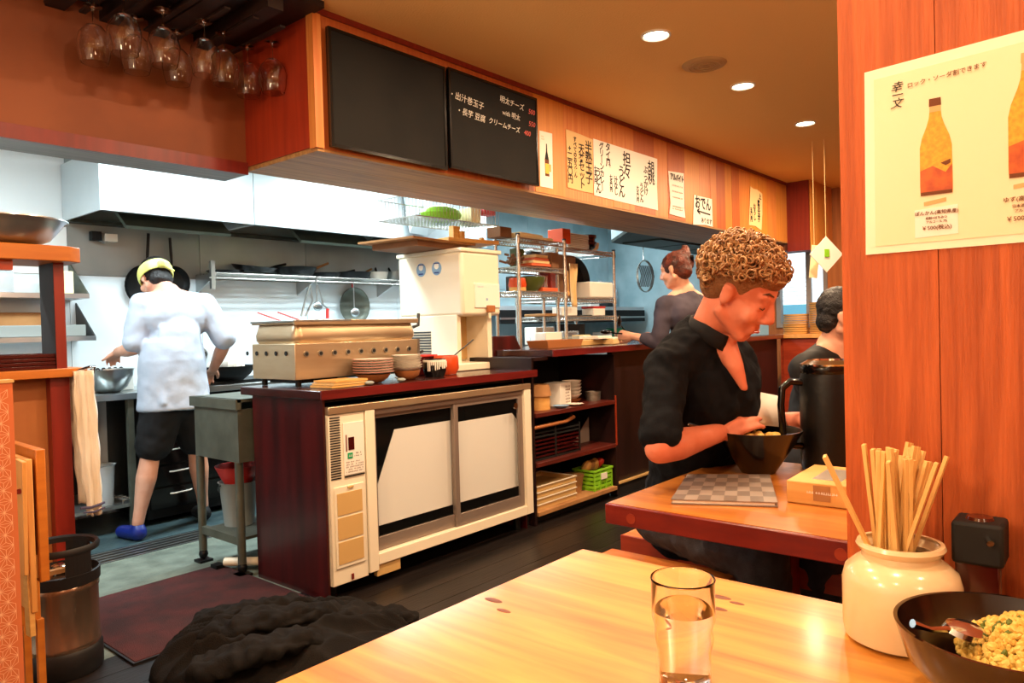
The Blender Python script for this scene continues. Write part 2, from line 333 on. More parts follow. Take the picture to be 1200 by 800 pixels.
# back wall of the kitchen: steel panels
wb = struct(MB().box(-1.4, 8.4, 5.31, 5.4, 0, 2.56).build('wall_back', 'kside'))
xs = [-1.4, -.2, .8, 1.79, 2.68, 3.6, 4.6, 5.6, 6.6, 7.5, 8.4]
for a, b in zip(xs, xs[1:]):
    MB().box(a+.002, b-.002, 5.298, 5.312, 0, 1.605).build('panel', 'kwallL' if a < 5 else 'kwallT', wb)
    MB().box(a+.002, b-.002, 5.298, 5.312, 1.61, 2.5).build('panel', ('kwallU' if a < 5 else 'kwallT') if a > 1.7 else 'kside', wb)
struct(MB().box(-1.5, -1.4, -1.7, 5.4, 0, 2.65).build('wall_left', 'kside'))
struct(MB().box(-1.5, 8.5, -1.7, -1.6, 0, 2.65).build('wall_rear', 'tanpan'))
# end wall with a small window in it
we = struct(MB().box(8.3, 8.4, -1.6, 2.50, 0, 2.65).box(8.3, 8.4, 3.06, 3.16, 0, 2.65).box(8.3, 8.4, 2.50, 3.06, 1.99, 2.65).box(8.3, 8.4, 2.50, 3.06, 0, 1.10).build('wall_end', 'endwall'))
struct(MB().box(8.3, 8.4, 3.16, 5.4, 0, 2.65).build('wall_end', 'kwallT'))
d1 = struct(MB().box(8.28, 8.36, 3.01, 3.06, 1.10, 1.99).box(8.28, 8.36, 2.50, 2.545, 1.10, 1.99).box(8.28, 8.36, 2.545, 3.01, 1.945, 1.99).box(8.28, 8.36, 2.545, 3.01, 1.10, 1.14).build('window_1', 'alu'))
MB().box(8.29, 8.33, 2.675, 2.73, 1.14, 1.945).build('mullion', 'alu', d1)
MB().box(8.325, 8.331, 2.73, 3.01, 1.14, 1.945).build('pane', 'pane', d1); MB().box(8.325, 8.331, 2.545, 2.675, 1.14, 1.945).build('pane', 'pane', d1)
for k in range(6): MB().box(8.335, 8.341, 2.74, 3.0, 1.40+k*.05, 1.404+k*.05).build('blind_slat', 'alu', d1)
hs = thing('street_house', 'pale daylit house front with a blue base across the street, seen through the far window', 'building', (10.5, 3.2, 0))
MB().box(0, .2, -3, 3, 1.40, 3.4).build('wall', 'out', hs); MB().box(-.02, .2, -3, 3, 0, 1.40).build('base', 'out2', hs)
struct(MB().box(8.4, 11, 0, 6, -.1, -.02).build('ground', 'kfloor'))
area('street_daylight', (9.3, 3.0, 2.9), 1.5, 60, (.85, .95, 1), 1.5)
# partition on the right
pw = struct(MB().box(1.295, 1.34, -1.6, .362, 0, 2.59).build('wall_right', 'part'))
e = [-1.6, -1.1, -.6, -.33, -.06, .085, .2225, .363]
for a, b in zip(e, e[1:]): MB().box(1.28, 1.296, a+.0006, b-.0006, 0, 2.589).build('board', 'part', pw)
# ceiling downlights and round speaker
def lathez(mb, prof, c, n=28): return mb.lathe(prof, c, n)
for i, (x, y) in enumerate(DOWN[:3]):
    lb = ['recessed ceiling downlight nearest the chalkboards, largest of the three lit ones', 'recessed ceiling downlight just past the round ceiling grille', 'recessed ceiling downlight farthest away, near the orange partition'][i] if i < 3 else 'recessed ceiling downlight above the near tables, out of the photo'
    t = thing('ceiling_light', lb, 'ceiling light', (x, y, 2.59), group='recessed warm ceiling downlights')
    MB().lathe([(.058, -.001), (.072, -.001), (.072, -.008), (.064, -.010), (.058, -.004), (.058, -.001)], n=28).build('rim', 'white', t)
    MB().lathe([(.0005, -.003), (.057, -.003), (.057, -.001), (.0005, -.001)], n=28).build('lens', 'lamp', t)
t = thing('ceiling_grille', 'round flat brown ceiling speaker grille between the first two downlights', 'speaker', (3.77, 1.76, 2.59))
MB().lathe([(.0005, -.012), (.10, -.012), (.115, -.006), (.12, 0), (.0005, 0)], n=36).build('cover', 'vent', t)
for r in (.03, .055, .08): MB().lathe([(r, -.016), (r+.008, -.016), (r+.008, -.011), (r, -.011), (r, -.016)], n=32).build('ring', 'vent', t)
#@@HOODS
def hood(x0, x1, y0, z0, z1, label, fx):
    t = thing('extractor_hood', label, 'hood', ((x0+x1)/2, 5.29, z0)); o = ((x0+x1)/2, 5.29, z0)
    B = lambda: MB(o)
    B().box(x0, x1, y0, y0+.012, z0, z1).build('front_panel', 'hood', t)
    B().box(x0, x0+.012, y0+.012, 5.29, z0, z1).build('side_panel', 'hood', t)
    B().box(x1-.012, x1, y0+.012, 5.29, z0, z1).build('side_panel', 'hood', t)
    B().box(x0+.012, x1-.012, y0+.012, 5.29, z1-.012, z1).build('top_panel', 'hood', t)
    B().box(x0+.012, x1-.012, y0+.012, y0+.05, z0, z0+.012).box(x0+.012, x1-.012, 5.20, 5.29, z0-.01, z0+.012).build('gutter', 'hoodd', t)
    B().add([(x0+.012, y0+.03, z0+.17), (x1-.012, y0+.03, z0+.17), (x1-.012, 5.28, z0+.10), (x0+.012, 5.28, z0+.10), (x0+.012, y0+.03, z0+.18), (x1-.012, y0+.03, z0+.18), (x1-.012, 5.28, z0+.11), (x0+.012, 5.28, z0+.11)], [(0, 1, 2, 3), (7, 6, 5, 4), (0, 4, 5, 1), (1, 5, 6, 2), (2, 6, 7, 3), (3, 7, 4, 0)]).build('inner_panel', 'hoodd', t)
    for a, b in fx:
        T = Matrix.Translation(((a+b)/2, 5.06, z0+.06)) @ Euler((radians(38), 0, 0)).to_matrix().to_4x4()
        B().box(-(b-a)/2, (b-a)/2, -.19, .19, -.012, .012, T).build('filter', 'hoodf', t)
    return t
hood(1.765, 2.77, 4.68, 1.955, 2.32, 'stainless extractor hood over the cook, its left end showing', [(2.0, 2.72)])
hood(2.775, 5.2, 4.68, 1.955, 2.32, 'bright wide extractor hood continuing right above the pan shelf', [(3.3, 4.0), (4.1, 4.8)])
t = thing('extractor_hood', 'far extractor hood with dark underside above the woman', 'hood', (7.0, 3.7, 2.0))
HP = [(5.6, 3.36), (6.22, 3.93), (8.2, 3.97), (8.2, 3.36)]
MB((7.0, 3.7, 2.0)).prism(HP, 2.03, 2.5).build('casing', 'hood', t)
MB((7.0, 3.7, 2.0)).prism(HP, 2.0, 2.03).build('underside', 'hoodd', t)  # dark colour paints in the shade below the far hood
for k in range(3): MB((7.0, 3.7, 2.0)).box(6.3+k*.6, 6.85+k*.6, 3.42, 3.85, 1.985, 2.0).build('filter', 'hoodd', t)
t = thing('gas_shutoff', 'small grey and white valve box under the left hood corner', 'valve', (1.95, 5.29, 1.86))
MB().box(-.03, .03, -.05, 0, -.02, .04).build('body', 'black', t); MB().box(.05, .13, -.05, 0, -.02, .03).build('box', 'white', t); MB().tube([(.0, -.03, .0), (.05, -.03, -.03), (.09, -.03, 0)], .008).build('pipe', 'steel', t)
#@@KITCHEN
# ---- wall shelf with pans
t = thing('wall_shelf', 'wall mounted steel pipe shelf holding the black frying pans', 'shelf', (3.5, 5.295, 1.63)); o = (3.5, 5.295, 1.63)
for k in range(6): MB(o).tube([(2.64, 5.02+k*.05, 1.635), (4.6, 5.02+k*.05, 1.635)], .007, 8).build('rod', 'wire', t)
for x in (2.64, 3.5, 4.35):
    MB(o).add([(x, 5.0, 1.64), (x, 5.295, 1.64), (x, 5.295, 1.50), (x, 5.0, 1.62), (x+.008, 5.0, 1.64), (x+.008, 5.295, 1.64), (x+.008, 5.295, 1.50), (x+.008, 5.0, 1.62)], [(0, 1, 2, 3), (7, 6, 5, 4), (0, 4, 5, 1), (1, 5, 6, 2), (2, 6, 7, 3), (3, 7, 4, 0)]).build('bracket', 'steel', t)
MB(o).box(2.61, 2.64, 5.0, 5.03, 1.52, 1.72).build('end_post', 'steel', t)
MB(o).tube([(2.60, 5.01, 1.60), (4.6, 5.01, 1.60)], .006, 8).build('hook_rail', 'wire', t)
def pan(name, c, r, hang, ang, label, m='iron', hl=.18, tip='iron', depth=.04, grp=None, tilt=0):
    """frying pan; hang=True: flat against the wall, handle up"""
    t = thing(name, label, 'pan', c, group=grp)
    if hang: R = Euler((radians(90), 0, 0)).to_matrix() @ Euler((0, 0, ang)).to_matrix()
    else: R = Euler((tilt, 0, ang)).to_matrix()
    MB().shell([(r*.78, 0), (r*.92, depth*.5), (r, depth)], .004, n=30, T=R).build('pan_body', m, t)
    a = R @ Vector((r*.95, 0, depth*.75)); b = R @ Vector((r+hl, 0, depth*(.9 if hang else 2.0)))
    MB().tube([a, a.lerp(b, .4), b], [.007, .011, .010], 8).build('handle', tip, t)
    return t
pan('frying_pan', (2.455, 5.285, 1.575), .12, True, radians(93), 'black frying pan hanging on the wall right of the cook\'s head', hl=.20)
pan('frying_pan', (2.265, 5.287, 1.545), .15, True, radians(86), 'black wok hanging on the wall behind the left of the cook\'s head', hl=.22)
pan('frying_pan', (4.06, 5.285, 1.415), .165, True, radians(95), 'grey steel frying pan hanging below the pipe shelf by a red looped handle', m='steeld', hl=.05, tip='red')
pan('frying_pan', (3.04, 5.16, 1.675), .17, False, radians(20), 'black frying pan lying upside down on the left of the pipe shelf', hl=.2, tilt=radians(8))
pan('frying_pan', (3.40, 5.15, 1.655), .17, False, radians(10), 'deep black pan in the middle of the shelf group with wooden tipped handle', hl=.2, tip='card', depth=.06)
pan('frying_pan', (2.78, 5.15, 1.645), .12, False, radians(30), 'small flat black grill pan at the left end of the pipe shelf', hl=.16, depth=.02)
pan('frying_pan', (3.98, 5.15, 1.645), .15, False, radians(25), 'black pan with orange handle on the right of the pipe shelf', hl=.2, depth=.055, tip='card')
pan('frying_pan', (3.70, 5.17, 1.645), .13, False, radians(5), 'shallow black pan behind the orange handled one', hl=.2, depth=.04)
pan('saucepan', (4.26, 5.15, 1.645), .085, False, radians(60), 'small white saucepan with black handle on the pipe shelf', m='white', hl=.12, depth=.07)
pan('saucepan', (4.45, 5.15, 1.645), .085, False, radians(70), 'small steel saucepan nearest the water dispenser on the pipe shelf', m='steel', hl=.12, depth=.08)
def utensil(name, x, z0, z1, label, kind):
    t = thing(name, label, 'utensil', (x, 5.0, z1))
    if kind == 'tongs':
        MB().tube([(0, 0, 0), (-.05, 0, (z0-z1)*.5), (-.09, 0, z0-z1)], .008, 6).build('arm', 'steel', t)
        MB().tube([(0, 0, 0), (.02, 0, (z0-z1)*.5), (-.05, 0, z0-z1)], .008, 6).build('arm', 'steel', t)
    elif kind == 'ladle':
        MB().tube([(0, 0, 0), (0, 0, z0-z1+.05)], .005, 6).build('handle', 'steel', t)
        MB().sph((0, -.01, z0-z1+.02), (.045, .02, .04)).build('bowl', 'steel', t)
    else:
        MB().tube([(0, 0, 0), (.05, 0, (z0-z1)*.6), (.09, 0, z0-z1+.08)], .007, 6).build('arm', 'steel', t)
        MB().tube([(.09, 0, z0-z1+.08), (.085, 0, z0-z1)], .013, 8).build('grip', 'red', t)
utensil('tongs', 3.43, 1.32, 1.57, 'long steel tongs hanging from the pipe shelf', 'tongs')
utensil('ladle', 3.49, 1.38, 1.62, 'steel ladle hanging between the two pairs of tongs', 'ladle')
utensil('tongs', 3.50, 1.30, 1.57, 'red tipped steel tongs hanging from the pipe shelf', 'red')
utensil('ladle', 3.86, 1.33, 1.60, 'small steel skimmer hanging beside the grey pan', 'ladle')
# ---- back worktop with open front
t = thing('worktop', 'steel kitchen worktop with open dark shelf below, left of the cook', 'worktop', (1.1, 5.0, 0)); o = (1.1, 5.0, 0)
MB(o).box(-.6, 1.98, 4.66, 5.29, .81, .85).build('top', 'steel', t, .003)
for x in (-.58, .6, 1.88): MB(o).box(x, x+.035, 4.68, 4.715, 0, .81).build('leg', 'steeld', t)
MB(o).box(-.6, 1.92, 4.70, 5.28, .15, .17).build('shelf', 'steel', t)
MB(o).box(-.6, 1.92, 5.27, 5.29, .17, .81).build('back_panel', 'black', t)
t = thing('gas_range', 'black kitchen range with drawers and white handles behind the cook\'s legs', 'stove', (2.6, 5.0, 0)); o = (2.6, 5.0, 0)
MB(o).box(1.985, 3.3, 4.70, 5.29, .04, .81).build('body', 'iron', t)
MB(o).box(1.985, 3.3, 4.66, 5.29, .81, .85).build('top', 'steel', t, .003)
for z in (.10, .24, .38):
    d = MB(o).box(2.0, 2.62, 4.685, 4.70, z, z+.125).build('drawer', 'blackg', t)
    MB(o).tube([(2.12, 4.684, z+.085), (2.14, 4.672, z+.085), (2.24, 4.672, z+.088), (2.26, 4.684, z+.09)], .005, 6).build('handle', 'white', d)
MB(o).box(2.3, 3.2, 4.75, 5.2, .85, .87).build('burner_grid', 'iron', t)
t = thing('wok', 'black wok of white food on the range beside the cook\'s right hand', 'pan', (2.60, 4.80, .872))
MB().shell([(.10, 0), (.15, .04), (.19, .10)], .006, n=32).build('wok_body', 'iron', t)
for a in (0, pi): MB().tube([(.185*cos(a), -.03, .09), (.235*cos(a), -.02, .10), (.235*cos(a), .02, .10), (.185*cos(a), .03, .09)], .006).build('handle', 'iron', t)
mb = MB(); random.seed(3)
for k in range(26): mb.sph((random.uniform(-.09, .09), random.uniform(-.09, .09), .085+random.uniform(0, .03)), random.uniform(.02, .04), 6, 4)
one('fried_food', mb, 'ware', 'pale food heaped in the black wok', 'food', loc=(2.60, 4.80, .872), kind='stuff')
# tray stack with black combs under the cook's left hand
t = thing('skewer_tray', 'white tray carrying a row of black rings under the cook\'s left hand', 'tray', (1.80, 5.02, .851))
MB().box(-.17, .22, -.1, .1, 0, .09).build('box', 'white', t, .004); MB().box(-.18, -.14, -.105, .105, 0, .12).build('end', 'blue', t)
for k in range(9): MB().tube([(-.12+k*.035+.012*cos(a), -.06, .125+.022*sin(a)) for a in [i*pi/5 for i in range(11)]], .005, 6).build('ring', 'black', t)
t = thing('mixing_bowl', 'large steel mixing bowl on the worktop behind the hanging towel', 'bowl', (1.83, 4.82, .852))
MB().shell([(.06, 0), (.10, .03), (.135, .10), (.142, .14), (.15, .143)], .003, n=40).build('bowl_body', 'steel', t)
t = thing('chopping_board', 'thin grey board on the worktop under the steel bowl', 'board', (1.9, 4.80, .8505)); t.location = (1.72, 4.90, .8505)
MB().box(-.25, .25, -.04, .14, 0, .0012).build('slab', 'grey', t)
t = thing('storage_tub', 'tall clear plastic tub on the low shelf under the worktop', 'container', (1.76, 4.80, .171))
MB().shell([(.062, 0), (.075, .24), (.082, .245)], .004, n=24).build('tub', 'clear', t)
t = thing('wire_guard', 'low wire rack on the under-worktop shelf beside the clear tub', 'rack', (1.86, 4.82, .171))
for k in range(4): MB().tube([(-.01, -.09+k*.05, .02), (.05, -.09+k*.05, .02)], .004, 6).build('wire', 'wire', t)
MB().tube([(-.01, -.09, 0), (-.01, -.09, .02), (-.01, .06, .02), (-.01, .06, 0)], .004, 6).build('wire', 'wire', t)
t = thing('wall_valve', 'round steel wall tap plate between the cook and the noodle boiler', 'tap', (2.66, 5.295, 1.05))
MB().tube([(0, 0, 0), (0, -.02, 0)], .045, 18).build('plate', 'steel', t); MB().tube([(0, -.02, 0), (0, -.06, 0)], .02, 12).build('knob', 'dgrey', t)
# ---- left shelves with triangular ends
for z, lb, it in ((1.44, 'upper steel wall shelf with triangular end, left background', 0), (1.175, 'lower steel wall shelf with triangular end, left background', 1)):
    t = thing('wall_shelf', lb, 'shelf', (1.0, 5.29, z)); o = (1.0, 5.29, z)
    x1 = 1.80+it*.03
    MB(o).box(.2, x1, 4.99, 5.295, z, z+.03).build('plate', 'steel', t)
    MB(o).add([(x1, 4.995, z+.03), (x1, 5.295, z+.03), (x1, 5.295, z+.25), (x1-.008, 4.995, z+.03), (x1-.008, 5.295, z+.03), (x1-.008, 5.295, z+.25)], [(0, 1, 2), (5, 4, 3), (0, 3, 4, 1), (1, 4, 5, 2), (2, 5, 3, 0)]).build('bracket', 'dgrey' if it else 'steeld', t)
for x, y, z, a, b, c, m, lb in ((1.25, 5.15, 1.471, .16, .11, .13, 'clear', 'large clear plastic box full of pale packets on the upper left shelf'), (1.05, 5.1, 1.471, .03, .05, .05, 'blue', 'small pale blue box at the left end of the upper shelf'), (1.68, 5.12, 1.471, .05, .08, .14, 'yelp', 'cream carton at the right end of the upper left shelf'),
    (1.35, 5.18, 1.206, .24, .08, .15, 'card', 'long brown carton on the lower left shelf'), (1.35, 5.06, 1.206, .22, .04, .07, 'grey', 'flat grey tray in front of the brown carton'), (1.06, 5.07, 1.206, .04, .05, .12, 'clear', 'clear jar at the left end of the lower shelf'), (1.70, 5.06, 1.206, .08, .05, .07, 'grey', 'grey tin at the right end of the lower left shelf')):
    one('storage_box', MB().box(-a, a, -b, b, 0, c), m, lb, 'box', bevel=.004, loc=(x, y, z))
t = thing('clear_bag', 'crumpled packets inside the clear box on the upper left shelf', 'bag', (1.25, 5.15, 1.48)); t['kind'] = 'stuff'
mb = MB(); random.seed(5)
for k in range(7): mb.sph((random.uniform(-.12, .12), random.uniform(-.07, .07), random.uniform(.03, .09)), (.05, .03, .02), 8, 5, Euler((random.random(), random.random(), 0)).to_matrix())
mb.build('packet', 'ware', t)
# ---- sink table left of the counter
t = thing('sink_table', 'dull steel sink table on legs between the cook and the red counter', 'sink', (2.1, 3.5, 0)); o = (2.1, 3.5, 0)
MB(o).box(1.83, 2.5, 3.30, 3.76, .855, .87).box(1.822, 1.85, 3.30, 3.77, .82, .87).build('top', 'steeld', t)
MB(o).box(1.835, 1.845, 3.31, 3.745, .56, .82).box(1.845, 2.48, 3.735, 3.745, .56, .82).box(1.845, 2.48, 3.31, 3.32, .56, .82).box(1.845, 2.48, 3.32, 3.735, .56, .57).build('basin', 'steeld', t)
for x, y in ((1.85, 3.73), (1.85, 3.34), (2.45, 3.73), (2.45, 3.34)):
    l = MB(o).tube([(x, y, .06), (x, y, .56)], .021, 12).build('leg', 'steeld', t)
    f = MB(o).sph((x, y, .04), (.024, .024, .028), 10, 6).box(x-.035, x+.035, y-.035, y+.035, 0, .012).build('foot', 'iron', l)
MB(o).beam((1.85, 3.73, .17), (1.85, 3.34, .17), .025, .04).build('crossbar', 'steeld', t); MB(o).beam((2.45, 3.73, .17), (2.45, 3.34, .17), .025, .04).build('crossbar', 'steeld', t)
MB(o).box(1.86, 2.44, 3.36, 3.71, .165, .18).build('low_shelf', 'steeld', t)
t = thing('bucket', 'grey plastic bucket under the sink table', 'bucket', (2.0, 3.625, .181))
MB().shell([(.075, 0), (.095, .22), (.103, .23)], .004, n=28).build('pail', 'grey', t); MB().tube([(.10*cos(a), .10*sin(a), .22-.06*sin(a)) for a in [pi*i/12 for i in range(13)]], .004, 6).build('handle', 'dgrey', t)
t = thing('colander', 'red plastic colander sitting in the grey bucket', 'colander', (2.0, 3.625, .385))
MB().shell([(.06, 0), (.088, .05), (.115, .11)], .004, n=28).build('basket', 'red', t)
one('drain_pipe', MB().tube([(1.845, 3.50, .04), (1.95, 3.35, .045), (2.1, 3.3, .05)], .022, 12), 'cream', 'cream drain pipe end lying on the floor beside the red counter', 'pipe')
one('rubber_stop', MB().box(1.80, 1.845, 3.50, 3.56, 0, .03), 'iron', 'short black rubber stop at the end of the drain pipe', 'stop')
#@@COUNTER
t = thing('service_counter', 'dark red wooden service counter housing the display fridge', 'counter', (2.6, 3.0, 0)); o = (2.6, 3.0, 0)
MB(o).box(1.888, 1.90, 2.69, 3.26, .0, .89).build('side_panel', 'darkred', t)
MB(o).box(1.90, 3.31, 3.22, 3.26, 0, .89).box(3.30, 3.31, 2.72, 3.22, 0, .89).build('back_panel', 'darkred', t)
MB(o).box(1.90, 3.30, 2.72, 3.22, .872, .889).build('sub_top', 'black', t)
MB(o).box(1.865, 3.36, 2.665, 3.33, .89, .93).build('worktop', 'ctop', t, .004)
MB(o).box(1.862, 3.362, 2.655, 2.666, .892, .932).build('nosing', 'cnose', t)
# display fridge
t = thing('display_fridge', 'cream under-counter display fridge with two sliding glass doors', 'fridge', (2.6, 2.95, .04)); o = (2.6, 2.95, .04); B = lambda: MB(o)
B().box(1.905, 3.30, 3.17, 3.20, .10, .84).box(1.905, 3.30, 2.72, 3.17, .82, .85).box(2.10, 3.30, 2.70, 3.17, .10, .14).box(2.10, 2.13, 2.72, 3.17, .14, .82).box(3.27, 3.30, 2.72, 3.17, .14, .82).build('cabinet', 'iron', t)
B().box(1.90, 3.308, 2.664, 2.70, .822, .856).build('top_trim', 'copper', t, .003)
g = B().box(1.903, 2.098, 2.672, 2.72, .065, .82).build('control_panel', 'cream', t, .003)
for k in range(25): B().box(1.909, 1.962, 2.6695, 2.673, .535+k*.0112, .5405+k*.0112).build('vent_slot', 'black', g)
B().box(1.978, 2.09, 2.668, 2.672, .545, .778).build('fascia_plate', 'white', g, .001)
B().box(2.003, 2.035, 2.666, 2.6685, .655, .712).build('display', 'dis', g); B().box(1.990, 1.995, 2.666, 2.6685, .65, .725).build('light_strip', 'redpost', g)
B().box(1.997, 2.025, 2.666, 2.6685, .617, .643).build('green_sticker', 'green', g)
marks((2.012, 2.6655, .63), (1, 0, 0), (0, 0, 1), 1, .018, .016, 'white', g, off=o)
marks((2.055, 2.6672, .632), (1, 0, 0), (0, 0, 1), 2, .04, .024, 'ink', g, off=o, seed=2)
marks((2.035, 2.6672, .580), (1, 0, 0), (0, 0, 1), 5, .095, .055, 'brown', g, off=o, seed=3)
B().box(1.98, 2.09, 2.667, 2.672, .536, .541).build('groove', 'black', g)
ff = B().box(1.92, 2.08, 2.666, 2.673, .14, .50).build('filter_frame', 'cream', g, .002)
for k in range(3): B().box(1.932, 2.068, 2.6635, 2.668, .158+k*.108, .255+k*.108).build('filter_mesh', 'ltan', ff)
B().box(1.99, 2.02, 2.66, 2.668, .488, .496).build('grip', 'ltan', ff)
B().box(2.0, 2.012, 2.667, 2.673, .075, .10).build('notch', 'redpost', g)
B().box(2.102, 2.155, 2.666, 2.72, .075, .822).build('post', 'cream', t, .002)
B().box(3.25, 3.308, 2.666, 2.72, .10, .822).build('post', 'cream', t, .002)
B().box(2.155, 3.25, 2.666, 2.72, .10, .15).build('bottom_rail', 'cream', t, .002)
B().box(2.155, 3.25, 2.68, 2.72, .795, .822).build('top_rail', 'alu', t)
for x0, x1, y, px in ((2.157, 2.73, 2.700, 2.44), (2.69, 3.249, 2.684, 3.0)):
    d = B().box(x0, x0+.03, y, y+.014, .152, .795).box(x1-.038, x1, y, y+.014, .152, .795).box(x0+.03, x1-.038, y, y+.014, .152, .215).box(x0+.03, x1-.038, y, y+.014, .775, .795).build('door', 'alu', t, .0015)
    B().box(x0+.03, x1-.038, y+.004, y+.009, .215, .775).build('pane', 'pane', d)
B().tube([(3.185, 2.683, .735), (3.185, 2.678, .735)], .018, 16).build('lock', 'chrome', t)
B().add([(x, y, z) for y in (2.722, 2.726) for x, z in ((2.32, .705), (2.70, .705), (2.70, .262), (2.205, .262), (2.205, .455))], [(0, 1, 2, 3, 4), (9, 8, 7, 6, 5)]+[(i, (i+1) % 5, 5+(i+1) % 5, 5+i) for i in range(5)]).build('frosted_sheet', 'frost', t, smooth=0)
B().add([(x, y, z) for y in (2.722, 2.726) for x, z in ((2.745, .69), (3.20, .69), (3.262, .63), (3.262, .262), (2.745, .262))], [(0, 1, 2, 3, 4), (9, 8, 7, 6, 5)]+[(i, (i+1) % 5, 5+(i+1) % 5, 5+i) for i in range(5)]).build('frosted_sheet', 'frost', t, smooth=0)
B().box(2.14, 3.26, 2.76, 3.15, .44, .45).build('wire_shelf', 'wire', t)
B().box(2.15, 2.29, 2.675, 2.70, .045, .10).build('foot_bracket', 'ltan', t)
for x, y in ((1.95, 2.75), (3.25, 2.75), (1.95, 3.12), (3.25, 3.12)): B().cyl((x, y, .0), (x, y, .11), .02, n=12).build('foot', 'iron', t)
# noodle boiler
t = thing('noodle_boiler', 'stainless gas noodle boiler with a row of round holes on the counter', 'cooker', (2.31, 3.16, .931)); o = (2.31, 3.16, .931); B = lambda: MB(o)
B().box(1.93, 2.70, 2.95, 3.32, .965, 1.135).build('burner_box', 'copper', t, .003)
B().box(2.69, 2.705, 2.945, 2.96, .965, 1.135).build('corner_strip', 'steelb', t)
n = 20
pr = [(0, 0), (.012, .015), (.014, .04), (.004, .07), (-.004, .095)]
mb = B()
x0, x1, y0, y1 = 1.95, 2.68, 2.965, 3.31
vs = []; fs = []
for d, z in pr:
    for (cx, cy, a0) in ((x1, y1, 0), (x0, y1, 90), (x0, y0, 180), (x1, y0, 270)):
        for k in range(6):
            a = radians(a0+k*18); sx = -1 if cx == x1 else 1; sy = -1 if cy == y1 else 1
            vs.append((cx+sx*.03+(.03+d)*cos(a), cy+sy*.03+(.03+d)*sin(a), 1.135+z))
N = 24
for i in range(len(pr)-1):
    for k in range(N): fs.append((i*N+k, i*N+(k+1) % N, (i+1)*N+(k+1) % N, (i+1)*N+k))
fs.append(tuple(range((len(pr)-1)*N, len(pr)*N)))
mb.add(vs, fs).build('tank', 'copper', t)
B().box(1.935, 2.695, 2.95, 3.325, 1.228, 1.236).box(1.93, 2.70, 2.945, 2.957, 1.222, 1.245).build('rim', 'copper', t, .002)
B().box(1.93, 2.25, 2.944, 3.33, 1.236, 1.246).build('lid', 'steel', t, .002)
for k in range(9): MB(o).tube([(1.99+k*.08, 2.951, 1.085), (1.99+k*.08, 2.945, 1.085)], .014, 14).build('hole_rim', 'steelb', t)
for k in range(9): MB(o).tube([(1.99+k*.08, 2.9455, 1.085), (1.99+k*.08, 2.9435, 1.085)], .009, 12).build('air_hole', 'black', t)
for k in range(5): MB(o).tube([(1.9285, 3.02+k*.085, 1.09), (1.9255, 3.02+k*.085, 1.09)], .011, 12).build('air_hole', 'black', t)
for x, y in ((1.97, 2.99), (2.66, 2.99), (1.97, 3.28), (2.66, 3.28)): B().cyl((x, y, .931), (x, y, .966), .014, n=10).build('foot', 'iron', t)
B().box(1.98, 2.2, 3.0, 3.25, .945, .966).build('burner_pipe', 'iron', t)
B().tube([(2.70, 2.99, 1.20), (2.73, 2.98, 1.21), (2.735, 2.98, 1.275)], .009, 8).build('drain_lever', 'dgrey', t)
for k, (x, y) in enumerate(((2.02, 3.2), (2.10, 3.15))): one('chopstick', MB().tube([(x, y, 1.247), (x-.09, y+.06, 1.29)], .003, 6), 'red', 'thin red cooking chopstick poking up from the boiler, %s of the two' % ['left', 'right'][k], 'chopstick', 'cooking chopsticks on the boiler')
# water dispenser
t = thing('water_dispenser', 'tall cream water dispenser with white lid tray on the counter', 'dispenser', (3.33, 3.2, .931)); o = (3.33, 3.3, .931); t.location = o; B = lambda: MB(o)
B().box(3.155, 3.505, 3.05, 3.62, 1.262, 1.655).build('upper_body', 'cream', t, .02)
B().box(3.155, 3.50, 3.30, 3.62, .955, 1.27).build('lower_body', 'cream', t, .008)
B().box(3.155, 3.19, 3.10, 3.31, .955, 1.27).build('cheek', 'cream', t, .004)
B().box(3.43, 3.47, 3.10, 3.31, .955, 1.27).build('cheek', 'cream', t, .004)
B().box(3.19, 3.44, 3.285, 3.30, .99, 1.262).build('splash_back', 'ltan', t)
B().box(3.06, 3.51, 3.03, 3.62, .932, .975).build('drip_tray', 'cream', t, .006)
B().box(3.149, 3.515, 3.04, 3.63, 1.648, 1.672).build('lid', 'cream', t, .006)
B().box(3.26, 3.49, 3.042, 3.055, 1.31, 1.46).build('front_plate', 'white', t, .003)
B().box(3.36, 3.42, 3.02, 3.045, 1.282, 1.325).build('tap', 'brownware', t, .004); B().tube([(3.38, 3.035, 1.285), (3.38, 3.035, 1.245)], .01, 10).build('nozzle', 'cream', t)
marks((3.31, 3.0405, 1.44), (1, 0, 0), (0, 0, 1), 1, .05, .014, 'blue', t, off=o); MB(o).box(3.36, 3.375, 3.040, 3.042, 1.355, 1.37).build('indicator', 'blue', t)
for k in range(10): B().box(3.151, 3.157, 3.33, 3.52, 1.01+k*.017, 1.019+k*.017).build('vent_slot', 'dgrey', t)
for y in (3.40, 3.26):
    s = B().tube([(3.1555, y, 1.56), (3.1525, y, 1.56)], .042, 26).build('round_sticker', 'blue', t)
    B().tube([(3.1527, y, 1.575), (3.1515, y, 1.575)], .02, 14).build('white_patch', 'white', s)
    B().box(3.1505, 3.1527, y-.024, y+.024, 1.588, 1.594).box(3.1505, 3.1527, y-.02, y+.02, 1.530, 1.538).build('dark_mark', 'dblue', s)
